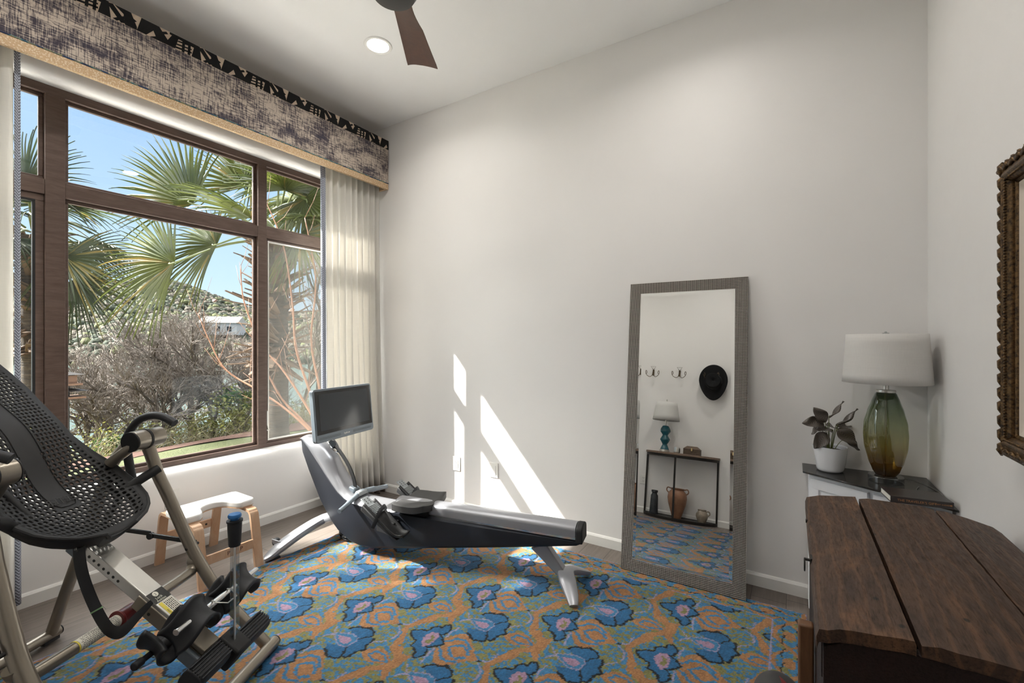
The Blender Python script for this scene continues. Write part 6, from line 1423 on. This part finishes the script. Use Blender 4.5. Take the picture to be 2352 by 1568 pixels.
# undergrowth
def leafcloud(mb, c, rad, n, size, rnd, flat=.5):
    for k in range(n):
        p = Vector((rnd.gauss(0, .5), rnd.gauss(0, .5), rnd.gauss(0, .5))); p = Vector((c[0] + p.x * rad[0], c[1] + p.y * rad[1], c[2] + p.z * rad[2]))
        a = Vector((rnd.uniform(-1, 1), rnd.uniform(-1, 1), rnd.uniform(-1, 1))).normalized(); b = a.cross(Vector((rnd.uniform(-1, 1), rnd.uniform(-1, 1), rnd.uniform(-1, 1)))).normalized(); s = size * rnd.uniform(.6, 1.4)
        mb.add([p - a * s, p + b * s * flat, p + a * s, p - b * s * flat], [(0, 1, 2, 3)])
rnd = random.Random(12)
mb = MB(); mt_ = MB()
for k in range(420):
    x = rnd.uniform(-12.5, -8.15); y = rnd.uniform(-.5, 9.5); z = gz(x, y); h = rnd.uniform(.25, .75)
    leafcloud(mb, (x, y, z + h * .6), (.35, .35, .3), 22, .022, rnd)
    for j in range(7):
        d_ = Vector((rnd.uniform(-1, 1), rnd.uniform(-1, 1), rnd.uniform(.4, 1.2))).normalized(); q = Vector((x, y, z)) + Vector((rnd.uniform(-.3, .3), rnd.uniform(-.3, .3), 0)); mt_.tube([q, q + d_ * h * .6, q + d_ * h + Vector((rnd.uniform(-.2, .2), rnd.uniform(-.2, .2), -.05))], [.006, .004, .002], 3, caps=False)
tag(mb.build('undergrowth_leaves', M['bushleaf'], auto=False), 'sparse yellow green leaves over the brush on the bank', 'leaves', kind='stuff')
tag(mt_.build('dry_brush', M['drygrass'], auto=False), 'tangle of dry straw coloured stems along the bank', 'brush', kind='stuff')
for (px_, D, r, n, lab, mt) in ((550, 8.3, .5, 900, 'bright yellow green leafy shrub beside the right mullion, beyond the lawn', 'bushleaf'), (470, 8.4, .35, 350, 'small yellow green shrub left of the brighter one, at the lawn edge', 'bushleaf'), (250, 7.7, .22, 420, 'low dark green leafy plant at the mulch edge, above the perforated bed', 'greenleaf')):
    c_ = gp_(px_, D); mb = MB(); leafcloud(mb, c_ + Vector((0, 0, r * .8)), (r, r, r * .8), n, .03 if mt == 'bushleaf' else .05, rnd, .6); t = thing('leafy_shrub', lab, 'shrub', c_); mb.build('foliage', M[mt], t, auto=False)
    mb = MB()
    for k in range(9): mb.tube([c_, c_ + Vector((rnd.uniform(-r, r) * .7, rnd.uniform(-r, r) * .7, r * 1.1))], [.008, .003], 5)
    mb.build('stems', M['branch'], t)
t = thing('palmetto', 'small spiky palmetto at the foot of the palm, behind the shrub', 'plant', gp_(572, 8.8)); rr = random.Random(4)
for k in range(9):
    a = 2 * pi * k / 9; hub = gp_(572, 8.8) + Vector((cos(a) * .2, sin(a) * .2, .5 + .1 * (k % 3))); mb = MB(); frond(mb, hub, Vector((cos(a), sin(a), .7)), Vector((-cos(a) * .7, -sin(a) * .7, 1)), .45, 1.4, 22, rnd=rr); mb.build('frond', [M['greenleaf'], M['palmdry']], t, auto=False)
# unseen tree added beyond the left end of the window to block sun
sc = Vector((-7.7, -4.0, 6.4)); t = thing('added_shade_tree', 'unseen dense evergreen oak added outside to the left of the window to shade part of it', 'tree', (sc.x - .3, sc.y, gz(sc.x, sc.y)))
mb = MB(); rr = random.Random(21)
for k in range(260):
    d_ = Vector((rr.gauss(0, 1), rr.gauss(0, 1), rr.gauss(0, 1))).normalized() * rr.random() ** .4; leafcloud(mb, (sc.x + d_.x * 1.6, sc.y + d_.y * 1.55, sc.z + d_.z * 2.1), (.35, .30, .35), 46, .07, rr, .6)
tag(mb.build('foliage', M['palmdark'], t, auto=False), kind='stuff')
a, b = MB(), MB(); branch_tree(5, (sc.x - .3, sc.y, gz(sc.x, sc.y)), 2.6, (.05, 0, 1), 4, .20, .5, (a, b)); a.build('trunk', M['branch'], t, auto=False)
# bird feeder
fp = gp_(157, 5.6); fd = thing('bird_feeder', 'cedar two-tier bird feeder on a pole outside, beside the left mullion', 'bird feeder', fp)
mb = MB(); mb.tube([fp, (fp.x, fp.y, 1.25 + (HZ - 858) / FPX * 5.6)], .012, 10); mb.build('pole', M['iron'], fd)
for k, (py_, w) in enumerate(((912, .16), (882, .13))):
    z = H + (HZ - py_) / FPX * 5.6; mb = MB(); mb.obox((fp.x, fp.y, z), (w, 0, 0), (0, w * .8, 0), (0, 0, .012)); mb.build('tray', M['cedar'], fd)
    if k: 
        mb = MB(); mb.obox((fp.x, fp.y, z + .06), (w * .55, 0, 0), (0, w * .5, 0), (0, 0, .05)); mb.build('seed_box', M['cedar'], fd)
    mb = MB(); zz_ = z + (.12 if k else .08); mb.hexa([(fp.x - w, fp.y - w, zz_), (fp.x + w, fp.y - w, zz_), (fp.x + w, fp.y + w, zz_), (fp.x - w, fp.y + w, zz_), (fp.x - w * .2, fp.y - w * .2, zz_ + .03), (fp.x + w * .2, fp.y - w * .2, zz_ + .03), (fp.x + w * .2, fp.y + w * .2, zz_ + .03), (fp.x - w * .2, fp.y + w * .2, zz_ + .03)]); mb.build('roof', M['iron'], fd)
